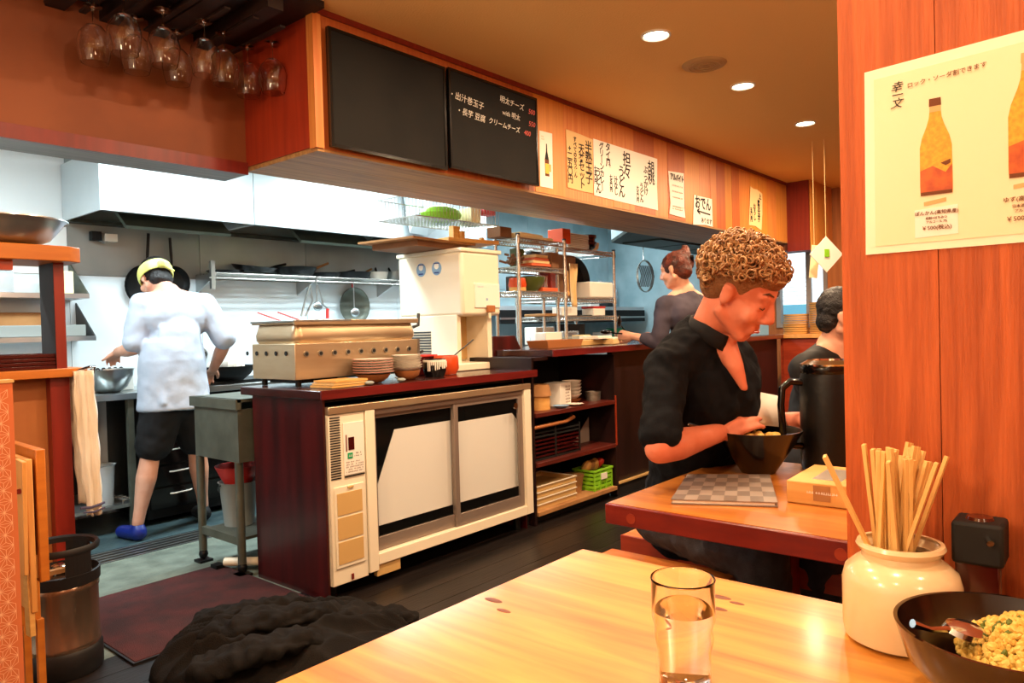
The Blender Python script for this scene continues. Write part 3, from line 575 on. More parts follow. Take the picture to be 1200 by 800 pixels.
# boards lying on the dispenser
t = thing('wooden_tray', 'dark wooden tray lying flat on top of the water dispenser', 'tray', (3.2, 3.34, 1.69)); o = (3.2, 3.34, 1.673); t.location = o
MB(o).obox((3.10, 3.36, 1.715), (.30, .22, .006), .12).build('base', 'card', t); MB(o).obox((3.12, 3.36, 1.692), (.24, .18, .018), .12).build('foot_block', 'kraft', t)
t = thing('wooden_tray', 'orange wooden tray with upright stick, stacked on the dark tray', 'tray', (3.36, 3.30, 1.73)); o = (3.36, 3.30, 1.722); t.location = o
MB(o).obox((3.38, 3.28, 1.733), (.21, .15, .011), -.1).build('base', 'wood', t); MB(o).obox((3.36, 3.24, 1.772), (.016, .016, .03)).build('peg', 'wood', t); MB(o).obox((3.33, 3.27, 1.79), (.03, .02, .045)).build('bundle', 'wood', t); MB(o).obox((3.55, 3.24, 1.76), (.012, .012, .016)).build('peg', 'wood', t)
# items on the counter front: trays, plates, pot
def plate_stack(c, r, nplate, base, label, m, grp, k0):
    for k in range(nplate):
        tt = dup(k0, (c[0], c[1], c[2]+base+k*.0125), 0, None) if False else None
p0 = thing('plate', 'x', 'plate', (0, 0, 0), group='dinner plates stacked on the counter')
MB().lathe([(.0005, .002), (.055, .002), (.085, .007), (.098, .011), (.0985, .0135), (.084, .0105), (.055, .005), (.0005, .005)], n=36).build('disc', 'ware', p0)
MB().lathe([(.0975, .0102), (.0995, .0115), (.0995, .0142), (.0975, .0145), (.0975, .0102)], n=36).build('rim_band', 'pinkware', p0)
def stack(proto, c, n, dz, lab, scale=None):
    out = []
    names = ['bottom', 'second from bottom', 'third from bottom', 'fourth from bottom', 'fifth from bottom', 'sixth from bottom', 'seventh from bottom', 'eighth from bottom', 'ninth from bottom', 'tenth from bottom']
    for k in range(n):
        nm = 'topmost' if k == n-1 else names[k]
        out.append(dup(proto, (c[0]+random.uniform(-.002, .002), c[1]+random.uniform(-.002, .002), c[2]+k*dz), random.random()*6, lab % nm, scale))
    return out
stack(p0, (2.30, 2.845, .972), 6, .0125, 'pink-rimmed white plate, %s in the left stack on the counter')
b0 = thing('bowl', 'brown bowl under the left plate stack', 'bowl', (2.30, 2.845, .9315)); MB().shell([(.04, 0), (.07, .02), (.085, .042)], .004).build('vessel', 'brownware', b0)
p1 = thing('plate', 'x', 'plate', (0, 0, 0), group='small white plates stacked on the counter')
MB().shell([(.035, 0), (.065, .008), (.078, .02)], .003, n=32).build('dish', 'ware', p1)
stack(p1, (2.52, 2.845, .975), 6, .0125, 'small white dish, %s in the right stack on the counter')
b1 = thing('bowl', 'tan bowl under the right dish stack', 'bowl', (2.52, 2.845, .9315)); MB().shell([(.035, 0), (.06, .02), (.068, .046)], .004).build('vessel', 'brownware', b1)
t = thing('wooden_tray', 'stack of thin pale trays at the left front of the counter', 'tray', (2.07, 2.80, .9315))
for k in range(3): MB().obox((-.01+k*.006, .0, .006+k*.011), (.105-k*.004, .075, .0045), .08).build('board', ['wood', 'ltan', 'wood'][k], t)
for x, y, lb in ((2.17, 2.715, 'white spoon end poking out left of the plate stacks'), (2.37, 2.72, 'larger white spoon end lying between the plate stacks')):
    t = thing('spoon', lb, 'spoon', (x, y, .9315)); MB().sph((0, 0, .011), (.025, .018, .010)).build('bowl', 'grey', t); MB().tube([(.01, .01, .013), (.04, .09, .016)], .004, 6).build('handle', 'grey', t)
t = thing('sauce_pot', 'black pot with dripping white glaze beside the dish stack', 'pot', (2.72, 2.85, .9315))
MB().shell([(.05, 0), (.062, .03), (.062, .085), (.057, .095)], .005, n=30).build('pot_body', 'blackg', t)
mb = MB(); random.seed(2)
for k in range(14):
    a = -2.9+k*.16; L = random.uniform(.015, .05)
    mb.tube([(.0625*cos(a), .0625*sin(a), .082), (.064*cos(a), .064*sin(a), .08-L)], [.0045, .003], 6)
mb.lathe([(.060, .078), (.0635, .080), (.0635, .088), (.060, .090), (.060, .078)], n=30).build('white_glaze', 'ware', t)
t = thing('sauce_pot', 'orange red enamel pot with a long ladle beside the water dispenser', 'pot', (2.885, 2.93, .9315))
MB().shell([(.055, 0), (.072, .03), (.07, .09), (.064, .105)], .004, n=30).build('pot_body', 'orange', t)
one('ladle', MB().tube([(2.885, 2.94, .99), (2.95, 2.90, 1.05), (3.04, 2.86, 1.12)], .004, 6).sph((2.885, 2.94, .98), (.025, .025, .015), 8, 5), 'dgrey', 'dark thin ladle leaning out of the orange pot', 'ladle')
t = thing('condiment_box', 'red rimmed box of tools behind the black pot', 'box', (2.80, 3.06, .9315)); MB().box(-.09, .09, -.05, .05, 0, .10).build('case', 'dis', t, .004); MB().box(-.095, .095, -.055, .055, .10, .112).build('lid', 'red', t, .003)
MB().tube([(-.08, -.03, .12), (.04, .01, .13)], .008, 8).build('grip', 'ink', t)
# slanted end board + second counter
t = thing('divider_board', 'dark red slanted divider board right of the water dispenser', 'board', (3.6, 3.1, .93)); o = (3.6, 3.1, .93)
MB(o).add([(3.53, y, z) if False else (x, y, z) for y in (3.12, 3.15) for x, z in ((3.50, .93), (3.86, .93), (3.72, 1.13), (3.50, 1.13))], [(0, 1, 2, 3), (7, 6, 5, 4), (0, 4, 5, 1), (1, 5, 6, 2), (2, 6, 7, 3), (3, 7, 4, 0)]).build('panel', 'darkred', t, .003)
t = thing('shelf_counter', 'dark wooden counter with open shelves of kitchenware, right of the fridge', 'counter', (4.0, 3.0, 0)); o = (4.0, 3.0, 0); B = lambda: MB(o)
B().box(3.52, 7.36, 2.66, 3.50, 1.0, 1.04).build('worktop', 'ctop', t, .003); B().box(3.52, 7.36, 2.652, 2.661, 1.0, 1.04).build('nosing', 'cnose', t); B().box(3.37, 3.52, 2.70, 3.16, .98, 1.0).build('filler', 'vdark', t)
B().box(3.362, 4.27, 3.16, 3.2, 0, 1.0).build('back_panel', 'black', t)
B().box(3.362, 3.38, 2.70, 3.16, 0, 1.0).build('side_panel', 'vdark', t)
B().box(4.25, 4.275, 2.69, 3.16, .02, .98).build('side_panel', 'vdark', t); B().box(4.248, 4.262, 2.684, 2.69, .36, .70).build('edge_strip', 'bencr', t)
for z in (.08, .372, .668): B().box(3.38, 4.25, 2.685, 3.16, z-.025, z).build('shelf', 'shelfr' if z > .1 else 'card', t, .002)
B().box(4.275, 7.36, 2.72, 2.76, .09, 1.0).build('front_panel', 'vdark', t); B().box(4.275, 6.6, 2.70, 2.76, 0, .08).build('kick_board', 'black', t)
B().box(4.275, 6.6, 2.69, 2.72, .085, .095).build('kick_strip', 'ltan', t)
B().box(3.33, 4.25, 2.75, 2.77, 0, .05).build('kick_board', 'black', t)
# shelf contents
t = thing('wooden_tub', 'round wooden tub with lid at the left of the top shelf', 'tub', (3.57, 2.82, .669)); MB().cyl((0, 0, 0), (0, 0, .085), .075, n=26).build('tub_body', 'wood', t); MB().cyl((0, 0, .085), (0, 0, .155), .085, .07, n=26).build('cloth_top', 'card', t)
t = thing('menu_box', 'white printed carton on the top shelf beside the wooden tub', 'box', (3.80, 2.84, .669)); MB().obox((0, 0, .075), (.075, .06, .075), .15).build('carton', 'white', t, .002); 
marks((.035, -.0565, .075), (cos(.15), sin(.15), 0), (0, 0, 1), 6, .06, .12, 'brown', t)
q = thing('bowl', 'x', 'bowl', (0, 0, 0), group='white bowls stacked on the top shelf'); MB().shell([(.03, 0), (.055, .02), (.066, .035)], .003, n=26).build('vessel', 'ware', q)
stack(q, (3.99, 2.86, .695), 5, .022, 'small white bowl, %s in the stack on the top shelf'); 
q2 = thing('bowl', 'brown bowl under the white bowl stack on the top shelf', 'bowl', (3.99, 2.86, .669)); MB().shell([(.03, 0), (.05, .012), (.06, .026)], .003, n=26).build('vessel', 'brownware', q2)
t = thing('saucer', 'white saucer lying in front of the carton on the top shelf', 'saucer', (3.86, 2.74, .669)); MB().shell([(.03, 0), (.055, .012)], .003, n=24).build('dish', 'ware', t)
t = thing('saucer', 'pale green saucer in front of the wooden tub', 'saucer', (3.70, 2.74, .669)); MB().shell([(.03, 0), (.055, .016)], .003, n=24).build('dish', 'pane' if False else 'blue', t)
t = thing('red_box', 'small red box on the top shelf right of the bowls', 'box', (4.15, 3.0, .669)); MB().box(-.07, .07, -.05, .05, .07, .12).build('lid_part', 'orange', t, .003); MB().box(-.06, .06, -.045, .045, 0, .07).build('case', 'dgrey', t)
t = thing('metal_cup', 'small steel pan at the right end of the top shelf', 'pan', (4.18, 2.82, .669)); MB().shell([(.05, 0), (.055, .06)], .002, n=22).build('cup', 'steelb', t)
# black crate (ribbed)
t = thing('crate', 'black ribbed plastic crate with a curved tan handle on the middle shelf', 'crate', (3.62, 2.90, .373))
B = lambda: MB()
B().box(-.26, .26, -.17, .17, 0, .012).build('base', 'black', t)
for k in range(7):
    z = .02+k*.024
    mb = B(); mb.box(-.26, .26, -.172, -.166, z, z+.009).box(-.26, .26, .166, .172, z, z+.009).box(-.262, -.256, -.17, .17, z, z+.009).box(.256, .262, -.17, .17, z, z+.009).build('rib', 'dis' if k < 5 else 'black', t)
for x in (-.258, 0, .258): B().box(x-.006, x+.006, -.174, -.164, 0, .19).build('upright', 'black', t)
B().tube([(-.26, -.18, .205), (.10, -.18, .21), (.20, -.17, .225), (.24, -.12, .23)], .012, 10).build('handle', 'brownware', t)
t = thing('clear_lid', 'triangular clear plastic lid leaning at the right end of the middle shelf', 'lid', (4.1, 2.9, .373)); MB().add([(-.06, 0, 0), (.14, 0, 0), (.14, 0, .17), (-.06, .006, 0), (.14, .006, 0), (.14, .006, .17)], [(0, 1, 2), (5, 4, 3), (0, 3, 4, 1), (1, 4, 5, 2), (2, 5, 3, 0)]).build('sheet', 'menu', t)
q = thing('metal_tray', 'x', 'tray', (0, 0, 0), group='pale trays stacked on the bottom shelf')
MB().box(-.20, .20, -.14, .14, 0, .004).box(-.20, .20, -.14, -.136, .004, .028).box(-.20, .20, .136, .14, .004, .028).box(-.20, -.196, -.136, .136, .004, .028).box(.196, .20, -.136, .136, .004, .028).build('pan', 'ltan', q)
MB().box(-.205, .205, -.146, -.138, .028, .034).box(-.205, .205, .138, .146, .028, .034).box(-.205, -.197, -.138, .138, .028, .034).box(.197, .205, -.138, .138, .028, .034).build('rim', 'cream', q)
for k in range(4): dup(q, (3.61, 2.86, .081+k*.037), 0, 'pale rectangular tray, %s in the stack on the bottom shelf' % ['bottom', 'second from bottom', 'third from bottom', 'topmost'][k])
t = thing('brown_box', 'brown oval lidded tub on the bottom shelf between the trays and green basket', 'tub', (3.93, 2.84, .081)); MB().lathe([(.07, 0), (.085, .10), (.09, .10), (.09, .115), (.0005, .12)], n=28, T=Matrix.Diagonal((1.2, .8, 1))).build('tub_body', 'card', t)
t = thing('green_basket', 'lime green plastic basket on the bottom shelf', 'basket', (4.12, 2.80, .081)); B = lambda: MB()
B().box(-.10, .10, -.08, .08, 0, .01).build('base', 'lime', t)
for k in range(4):
    z = .015+k*.028; B().box(-.10-.003*k, .10+.003*k, -.084-.002*k, -.080-.002*k, z, z+.018).box(-.10, .10, .08, .084, z, z+.018).box(-.104-.003*k, -.10-.003*k, -.08, .08, z, z+.018).box(.10+.003*k, .104+.003*k, -.08, .08, z, z+.018).build('band', 'lime', t)
B().box(-.115, .115, -.095, -.086, .125, .14).box(-.115, .115, .08, .089, .125, .14).box(-.115, -.108, -.086, .08, .125, .14).box(.108, .115, -.086, .08, .125, .14).build('rim', 'lime', t, .002)
for x in (-.105, -.035, .035, .105): B().box(x-.006, x+.006, -.089, -.082, 0, .13).build('upright', 'lime', t)
B().obox((.0, -.094, .09), (.035, .003, .02)).build('label', 'white', t)
random.seed(9)
for k, (m, lb) in enumerate((('wood', 'pale knobbly root at the left in the green basket'), ('card', 'brown wrapped bundle in the middle of the green basket'), ('wood', 'pale root leaning in the green basket'), ('red', 'red packet corner at the right in the green basket'))):
    one('root' if k != 3 else 'red_packet', MB().sph((0, 0, 0), (.035, .03, .045 if k < 3 else .05), 8, 6, Euler((random.random(), random.random(), 0)).to_matrix()), m, lb, 'food', loc=(4.05+k*.048, 2.80, .235))
#@@RACKS
def wire_shelf(o, parent, x0, x1, y0, y1, z):
    s = MB(o).tube([(x0, y0, z), (x1, y0, z), (x1, y1, z), (x0, y1, z), (x0, y0, z)], .005, 6).tube([(x0, y0, z-.028), (x1, y0, z-.028), (x1, y1, z-.028), (x0, y1, z-.028), (x0, y0, z-.028)], .005, 6).build('shelf', 'wire', parent)
    mb = MB(o); n = int((x1-x0)/.03)
    for k in range(n):
        xa = x0+(x1-x0)*k/n; xb = x0+(x1-x0)*(k+.5)/n; xc = x0+(x1-x0)*(k+1)/n
        for y in (y0, y1): mb.tube([(xa, y, z-.028), (xb, y, z), (xc, y, z-.028)], .0025, 4, caps=False)
    n = int((y1-y0)/.03)
    for k in range(n):
        a = y0+(y1-y0)*k/n; b = y0+(y1-y0)*(k+.5)/n; c = y0+(y1-y0)*(k+1)/n
        for x in (x0, x1): mb.tube([(x, a, z-.028), (x, b, z), (x, c, z-.028)], .0025, 4, caps=False)
    tag(mb.build('truss_wire', 'wire', s), kind='stuff')
    mb = MB(o)
    for k in range(int((x1-x0)/.025)): xx = x0+.012+k*.025; mb.tube([(xx, y0, z+.003), (xx, y1, z+.003)], .002, 4, caps=False)
    tag(mb.build('deck_wire', 'wire', s), kind='stuff')
def rack(label, x0, x1, y0, y1, zb, zt, levels):
    o = ((x0+x1)/2, (y0+y1)/2, zb); t = thing('wire_rack', label, 'shelf', o)
    for x in (x0, x1):
        for y in (y0, y1):
            p = MB(o).tube([(x, y, zb), (x, y, zt)], .0125, 10).build('post', 'wire', t)
            MB(o).cyl((x, y, zt), (x, y, zt+.012), .015, n=10).build('cap', 'dgrey', p)
            for z in levels: MB(o).cyl((x, y, z-.04), (x, y, z+.006), .018, .016, n=10).build('collar', 'wire', p)
    for z in levels: wire_shelf(o, t, x0+.012, x1-.012, y0, y1, z)
    return t
rack('chrome wire rack on the counter directly right of the water dispenser', 3.85, 4.385, 3.18, 3.385, 1.042, 1.815, (1.795, 1.60, 1.43))
rack('wider chrome wire rack behind and right of the first one', 4.45, 5.25, 3.30, 3.70, 1.042, 1.80, (1.785, 1.40, 1.255))
def bx(label, c, h, m, rz=0, bev=.004, name='storage_box', cat='box', T=None):
    o = MB().box(-h[0], h[0], -h[1], h[1], 0, 2*h[2]).build(name, m, None, bev); o.location = c; o.rotation_euler = (0, 0, rz); return tag(o, label, cat)
# first rack, top
bx('brown woven box at the left end of the first rack top', (3.80, 3.30, 1.80), (.06, .06, .035), 'kraft', name='woven_box')
bx('flat beige paper bag lying on the first rack top', (4.02, 3.27, 1.80), (.15, .08, .02), 'yelp', .1, .015, 'paper_bag', 'bag')
bx('second flat pinkish bag on the first rack top', (4.20, 3.30, 1.80), (.12, .07, .014), 'tanp', -.1, .012, 'paper_bag', 'bag')
bx('orange red crate corner between the two racks', (4.45, 3.27, 1.80), (.05, .07, .055), 'orange', 0, .003, 'crate', 'crate')
bx('dark green bundle under the first rack top shelf', (4.18, 3.30, 1.606), (.10, .07, .05), 'kraft', .1, .02, 'packet', 'packet')
t = thing('noodle_packs', 'orange and white striped noodle packs on the second shelf of the first rack', 'packet', (4.12, 3.26, 1.606))
for k in range(4): MB().obox((0, -.01, .018+k*.020), (.11-.01*k, .06, .009), .03*k).build('pack', 'striped' if k % 2 == 0 else 'tanp', t)
t = thing('noodle_bundle', 'brown tangled dried noodles at the left of the second shelf', 'food', (3.93, 3.29, 1.606)); mb = MB(); random.seed(4)
for k in range(24): p = Vector((random.uniform(-.06, .06), random.uniform(-.05, .05), random.uniform(.02, .10))); mb.tube([p, p+Vector((random.uniform(-.05, .05), random.uniform(-.03, .03), random.uniform(-.02, .04)))], .009, 5)
tag(mb.build('strand', 'kraft', t), kind='stuff')
bx('brown paper package on the second shelf right end of the first rack', (4.31, 3.29, 1.606), (.055, .08, .06), 'kraft', .1, .01, 'package', 'package')
t = thing('bowl', 'dark olive green bowl on the third shelf of the first rack', 'bowl', (4.08, 3.27, 1.436)); MB().shell([(.05, 0), (.10, .05), (.115, .10)], .004).build('vessel', 'olive', t)
bx('orange shallow tray in front of the green bowl', (4.22, 3.22, 1.436), (.09, .03, .014), 'yellow' if False else 'striped', 0, .004, 'tray', 'tray')
t = thing('orange_bowl', 'orange bowl with yellow base at the left of the third shelf', 'bowl', (3.93, 3.26, 1.436)); MB().shell([(.05, .0), (.065, .04), (.055, .09)], .004).build('vessel', 'orange', t); MB().cyl((0, 0, 0), (0, 0, .03), .06).build('base', 'wood', t)
bx('dark red packet standing at the right of the third shelf', (4.33, 3.30, 1.436), (.04, .05, .075), 'redpost', .2, .004, 'packet', 'packet')
t = thing('cooling_wires', 'small wire basket beside the dark red packet', 'basket', (4.24, 3.30, 1.436))
for k in range(5): MB().tube([(-.05+.02*k, -.04, 0), (-.05+.02*k, -.04, .12), (-.05+.02*k, .04, .12), (-.05+.02*k, .04, 0)], .003, 5).build('wire', 'wire', t)
# second rack, top
q = thing('paper_plate', 'x', 'plate', (0, 0, 0), group='white paper bowls stacked on the second rack'); MB().obox((0, 0, .006), (.14, .10, .0045), 0).build('sheet', 'white', q, .003)
for k in range(9): dup(q, (4.72, 3.38, 1.79+k*.0125), random.uniform(-.05, .05), 'white flat food tray, %s of the tall stack on the second rack' % (['lowest', 'second', 'third', 'fourth', 'fifth', 'sixth', 'seventh', 'eighth', 'topmost'][k]))
t = thing('lacquer_bowls', 'x', 'bowl', (0, 0, 0)); bpy.data.objects.remove(t)
q = thing('soup_bowl', 'x', 'bowl', (0, 0, 0), group='dark lacquer soup bowls nested on the second rack'); MB().shell([(.035, 0), (.07, .03), (.082, .075)], .004).build('vessel', 'blackg', q); MB().lathe([(.080, .05), (.0835, .055), (.0838, .07), (.081, .072), (.080, .05)]).build('red_band', 'dis', q)
dup(q, (5.00, 3.40, 1.79), 0, 'black soup bowl with red band at the bottom, on the second rack'); dup(q, (5.00, 3.40, 1.845), 0, 'black soup bowl nested on top of another on the second rack'); q.location = (4.995, 3.41, 1.818); q['label'] = 'black soup bowl nested in the middle of the three on the second rack'
t = thing('beige_bowl', 'beige bowl beside the black soup bowls on the second rack', 'bowl', (5.13, 3.45, 1.79)); MB().shell([(.04, 0), (.07, .04), (.075, .08)], .004).build('vessel', 'tanp', t)
# second rack, middle
t = thing('black_pan', 'large black round pan standing upright on the second rack', 'pan', (5.02, 3.55, 1.585)); MB().shell([(.14, 0), (.165, .05)], .005, T=Euler((radians(80), 0, 0)).to_matrix()).build('pan_body', 'iron', t)
bx('black storage case behind the white box on the second rack', (5.0, 3.62, 1.41), (.20, .03, .17), 'black', 0, .006, 'case', 'box')
bx('white plastic box on the middle shelf of the second rack', (5.05, 3.40, 1.406), (.17, .11, .065), 'white', 0, .012, 'storage_box')
bx('large brown paper sack on the middle shelf of the second rack', (4.68, 3.48, 1.406), (.15, .10, .17), 'kraft', .05, .02, 'paper_sack', 'bag')
mb = MB(); n = 8
for i in range(n+1):
    tt = i/n; wd = .055*(1-tt*.55)
    for k in range(7): s = k/6*2-1; mb.v.append((s*wd, .012*sin(s*7+tt*3), -.33*tt))
for i in range(n):
    for k in range(6): mb.f.append((i*7+k, i*7+k+1, (i+1)*7+k+1, (i+1)*7+k))
o = mb.build('dish_cloth', 'tanp'); o.location = (4.60, 3.25, 1.66); s = o.modifiers.new('s', 'SOLIDIFY'); s.thickness = .004; tag(o, 'pale dish cloth hanging between the two wire racks', 'cloth')
t = thing('wooden_spoons', 'bunch of wooden spoons hanging left of the pale cloth', 'utensil', (4.47, 3.24, 1.60))
for k in range(3): MB().tube([(k*.018, 0, 0), (k*.02, 0, -.16)], .004, 6).sph((k*.02, 0, -.17), (.014, .006, .02), 8, 5).build('spoon', 'wood', t)
bx('flat black lid on the lower shelf of the second rack', (4.98, 3.46, 1.262), (.15, .10, .004), 'dgrey', 0, .002, 'lid', 'lid')
bx('white tub with red lid on the lower shelf of the second rack', (5.08, 3.40, 1.262), (.085, .06, .03), 'white', 0, .006, 'food_tub', 'tub')
bx('red lid of the small tub on the lower rack shelf', (5.08, 3.40, 1.323), (.088, .063, .009), 'red', 0, .004, 'tub_lid', 'lid')
bx('black slate board leaning under the second rack', (5.05, 3.62, 1.05), (.20, .012, .075), 'black', 0, .003, 'board', 'board')
bx('brown metal tray propped on the lower level between the racks', (4.55, 3.44, 1.262), (.22, .10, .01), 'card', .05, .004, 'tray', 'tray')
for i, (c, h, m, lb) in enumerate((((4.02, 3.33, 1.606), (.05, .03, .07), 'olive', 'olive green packet standing behind the noodle packs'), ((4.22, 3.34, 1.606), (.06, .03, .065), 'dgrey', 'dark packet behind the noodle packs'), ((4.17, 3.34, 1.436), (.05, .03, .06), 'black', 'black tin behind the olive bowl'),
    ((3.98, 3.34, 1.436), (.05, .03, .055), 'dgrey', 'dark grey tin behind the orange bowl'), ((4.62, 3.36, 1.262), (.10, .05, .035), 'white', 'white shallow box on the lower shelf of the second rack'), ((4.60, 3.60, 1.042), (.12, .06, .07), 'white', 'white carton on the counter under the second rack'), ((4.85, 3.52, 1.042), (.10, .06, .05), 'clear', 'clear box on the counter under the second rack'))):
    bx(lb, c, h, m, 0, .008, 'packet' if m in ('olive', 'dgrey') else 'storage_box', 'packet' if m in ('olive', 'dgrey') else 'box')
# counter front items
t = thing('roasting_tray', 'deep brown metal tray at the left end of the shelf counter', 'tray', (3.98, 2.98, 1.041)); MB().shell([(.18, 0), (.20, .05)], .005, n=4, T=Matrix.Diagonal((1.45, .62, 1)) @ Euler((0, 0, pi/4)).to_matrix()).build('pan', 'steelb' if False else 'brownware', t)
q = thing('glass_tumbler', 'x', 'glass', (0, 0, 0), group='small glasses behind the brown metal tray'); MB().shell([(.026, 0), (.03, .07)], .002, n=18).build('glass_wall', 'glass', q)
for k, (x, y) in enumerate(((3.88, 3.42), (4.05, 3.44), (4.16, 3.46), (4.32, 3.44))): dup(q, (x, y, 1.041), 0, 'small clear tumbler, %s in the row behind the brown tray' % ['leftmost', 'second from left', 'third from left', 'rightmost'][k])

for i, (c, h, m, lb) in enumerate((((4.40, 3.06, 1.041), (.14, .10, .02), 'ltan', 'low pale carton on the shelf counter right of the metal tray'), ((4.66, 2.98, 1.041), (.12, .09, .018), 'tanp', 'pale box in the middle of the shelf counter'), ((4.50, 3.00, 1.082), (.10, .08, .012), 'white', 'white flat box on top of the low pale carton'), ((4.62, 3.20, 1.041), (.22, .06, .03), 'grey', 'long grey tray behind the pale boxes'), ((4.66, 2.98, 1.078), (.10, .08, .006), 'wpaper', 'stack of white paper on the pale box'), ((4.30, 3.28, 1.041), (.10, .05, .05), 'white', 'white carton behind the low pale carton'), ((4.75, 3.30, 1.041), (.07, .05, .035), 'yelp', 'cream box behind the long grey tray'))):
    bx(lb, c, h, m, [0, .1, .05, 0, .1, 0, .2][i])
# hanging wire basket
o = (3.75, 3.65, 2.1); t = thing('hanging_basket', 'white wire basket hanging under the kitchen ceiling behind the fascia', 'basket', o)
X0, X1, Y0, Y1, Z0, Z1 = 3.20, 4.0, 3.48, 3.85, 1.92, 2.06
MB(o).tube([(X0, Y0, Z1), (X1, Y0, Z1), (X1, Y1, Z1), (X0, Y1, Z1), (X0, Y0, Z1)], .004, 6).tube([(X0, Y0, Z0), (X1, Y0, Z0), (X1, Y1, Z0), (X0, Y1, Z0), (X0, Y0, Z0)], .004, 6).build('frame', 'wire', t)
mb = MB(o)
for k in range(27): x = X0+(X1-X0)*k/26; mb.tube([(x, Y0, Z1), (x, Y0, Z0), (x, Y1, Z0), (x, Y1, Z1)], .002, 4)
for k in range(12): y = Y0+(Y1-Y0)*k/11; mb.tube([(X0, y, Z1), (X0, y, Z0), (X1, y, Z0), (X1, y, Z1)], .002, 4)
tag(mb.build('mesh_wire', 'wire', t), kind='stuff')
for x in (X0, X1):
    for y in (Y0, Y1): MB(o).tube([(x, y, Z1), (x, y, 2.5)], .003, 6).build('hanger', 'wire', t)
one('leafy_bag', MB().sph((0, 0, 0), (.17, .12, .06), 14, 8), 'leaf', 'bag of green leaves in the hanging wire basket', 'food', loc=(3.62, 3.68, 1.99))
bx('pale carton in the hanging wire basket', (3.85, 3.62, 1.925), (.05, .06, .06), 'yelp'); bx('red packet at the right end of the hanging wire basket', (3.96, 3.56, 2.0), (.06, .04, .03), 'red', 0, .01, 'packet', 'packet')
t = thing('duct_box', 'grey angled duct corner below the hanging basket', 'duct', (4.6, 4.4, 2.0)); MB().add([(-.5, -.2, .5), (.25, -.35, .5), (.45, .25, .5), (-.5, .25, .5), (-.45, .2, .0), (-.2, .25, 0)], [(0, 1, 2, 3), (0, 4, 5, 1), (0, 3, 4), (1, 5, 2), (2, 5, 4, 3)]).build('panel', 'hood', t)
# right part of the kitchen back wall
t = thing('back_shelf', 'long steel shelf along the far kitchen wall behind the racks', 'shelf', (7.0, 4.9, 1.3)); o = (7.0, 4.9, 1.3)
MB(o).box(5.4, 8.2, 4.72, 5.29, 1.36, 1.40).build('top', 'hood', t); MB(o).box(5.4, 8.2, 4.71, 4.73, 1.22, 1.36).build('front_panel', 'black', t); MB(o).box(5.4, 8.2, 4.705, 4.72, 1.265, 1.285).build('lip', 'steel', t)
t = thing('back_worktop', 'bright far worktop below the long steel shelf', 'worktop', (6.2, 5.0, 0)); o = (6.2, 5.0, 0)
MB(o).box(3.35, 8.2, 4.60, 5.29, .85, .90).build('top', 'hood', t); MB(o).box(3.35, 8.2, 4.66, 5.29, 0, .85).build('body', 'steeld', t)
for x, lb in ((6.72, 'round wire strainer hanging from the far hood left of the woman'),):
    t = thing('strainer', lb, 'strainer', (x, 3.86, 1.68)); MB().tube([(0, 0, .16), (0, 0, .325)], .004, 6).build('hook', 'wire', t); MB().lathe([(.16, 0), (.17, .02), (.165, .03), (.155, .01), (.16, 0)], n=28, T=Euler((radians(90), 0, 0)).to_matrix()).build('ring', 'wire', t)
    for k in range(9): MB().tube([(-.13+k*.032, -.02, -.11), (-.13+k*.032, -.05, 0), (-.13+k*.032, -.02, .11)], .006, 5).build('bar', 'dgrey', t)
for k in range(4): one('white_bag', MB().sph((0, 0, 0), (.09, .07, .16), 10, 8), 'clear', 'thin white plastic bag hanging on the far kitchen wall, %s of four' % ['leftmost', 'second', 'third', 'rightmost'][k], 'bag', loc=(7.3+k*.28, 5.15, 1.60))
for k, (x, h, m, lb) in enumerate(((6.9, .06, 'ware', 'white bowl on the far steel shelf left of the black box'), (7.15, .05, 'ware', 'white low bowl on the far steel shelf'), (7.5, .03, 'black', 'small black box on the far steel shelf'))):
    bx(lb, (x, 4.82, 1.402), (.09, .06, h), m, 0, .01, 'bowl' if k < 2 else 'box', 'bowl' if k < 2 else 'box')
for k, (x, m) in enumerate(((6.6, 'white'), (7.0, 'clear'), (7.5, 'white'), (7.8, 'green'))): bx('%s container on the far worktop, %s of four' % (['white', 'clear', 'white', 'greenish'][k], ['leftmost', 'second', 'third', 'rightmost'][k]), (x, 4.9, .902), (.1, .08, .06+.02*k), m, 0, .01, 'container', 'container')
#@@WALLITEMS
def boardthing(x0, x1, z0, z1, y, label):
    o = ((x0+x1)/2, y, z0); t = thing('chalkboard', label, 'chalkboard', o)
    MB(o).box(x0+.012, x1-.012, y-.022, y-.008, z0+.012, z1-.012).build('slate', 'board', t)
    for a in ((x0, x1, z0, z0+.014), (x0, x1, z1-.014, z1), (x0, x0+.014, z0+.014, z1-.014), (x1-.014, x1, z0+.014, z1-.014)): MB(o).box(a[0], a[1], y-.026, y-.006, a[2], a[3]).build('frame', 'blackg', t)
    return t, o
t, o = boardthing(1.945, 2.655, 1.992, 2.512, 2.665, 'larger blank black chalkboard on the left of the wooden fascia')
t, o = boardthing(2.668, 3.395, 2.004, 2.515, 2.655, 'black chalkboard with white and red handwriting, right of the blank one')
yb = 2.6325
for s, sz, x, z, m, sl in (('・出汁巻玉子', .044, 2.80, 2.375, 'chalk', -.06), ('明太チーズ', .042, 3.17, 2.437, 'chalk', -.05), ('・長芋 豆腐', .042, 2.83, 2.305, 'chalk', -.04), ('with 明太', .038, 3.16, 2.370, 'chalk', -.04), ('クリームチーズ', .038, 3.10, 2.300, 'chalk', -.03), ('500', .04, 3.345, 2.425, 'pchalk', 0), ('550', .04, 3.345, 2.355, 'pchalk', 0), ('400', .04, 3.30, 2.295, 'pchalk', 0)):
    text(s, sz, (x, yb, z), (1, 0, sl), (0, 0, 1), m, t, name='handwriting', off=o, stretch=1.0, shear=.15)
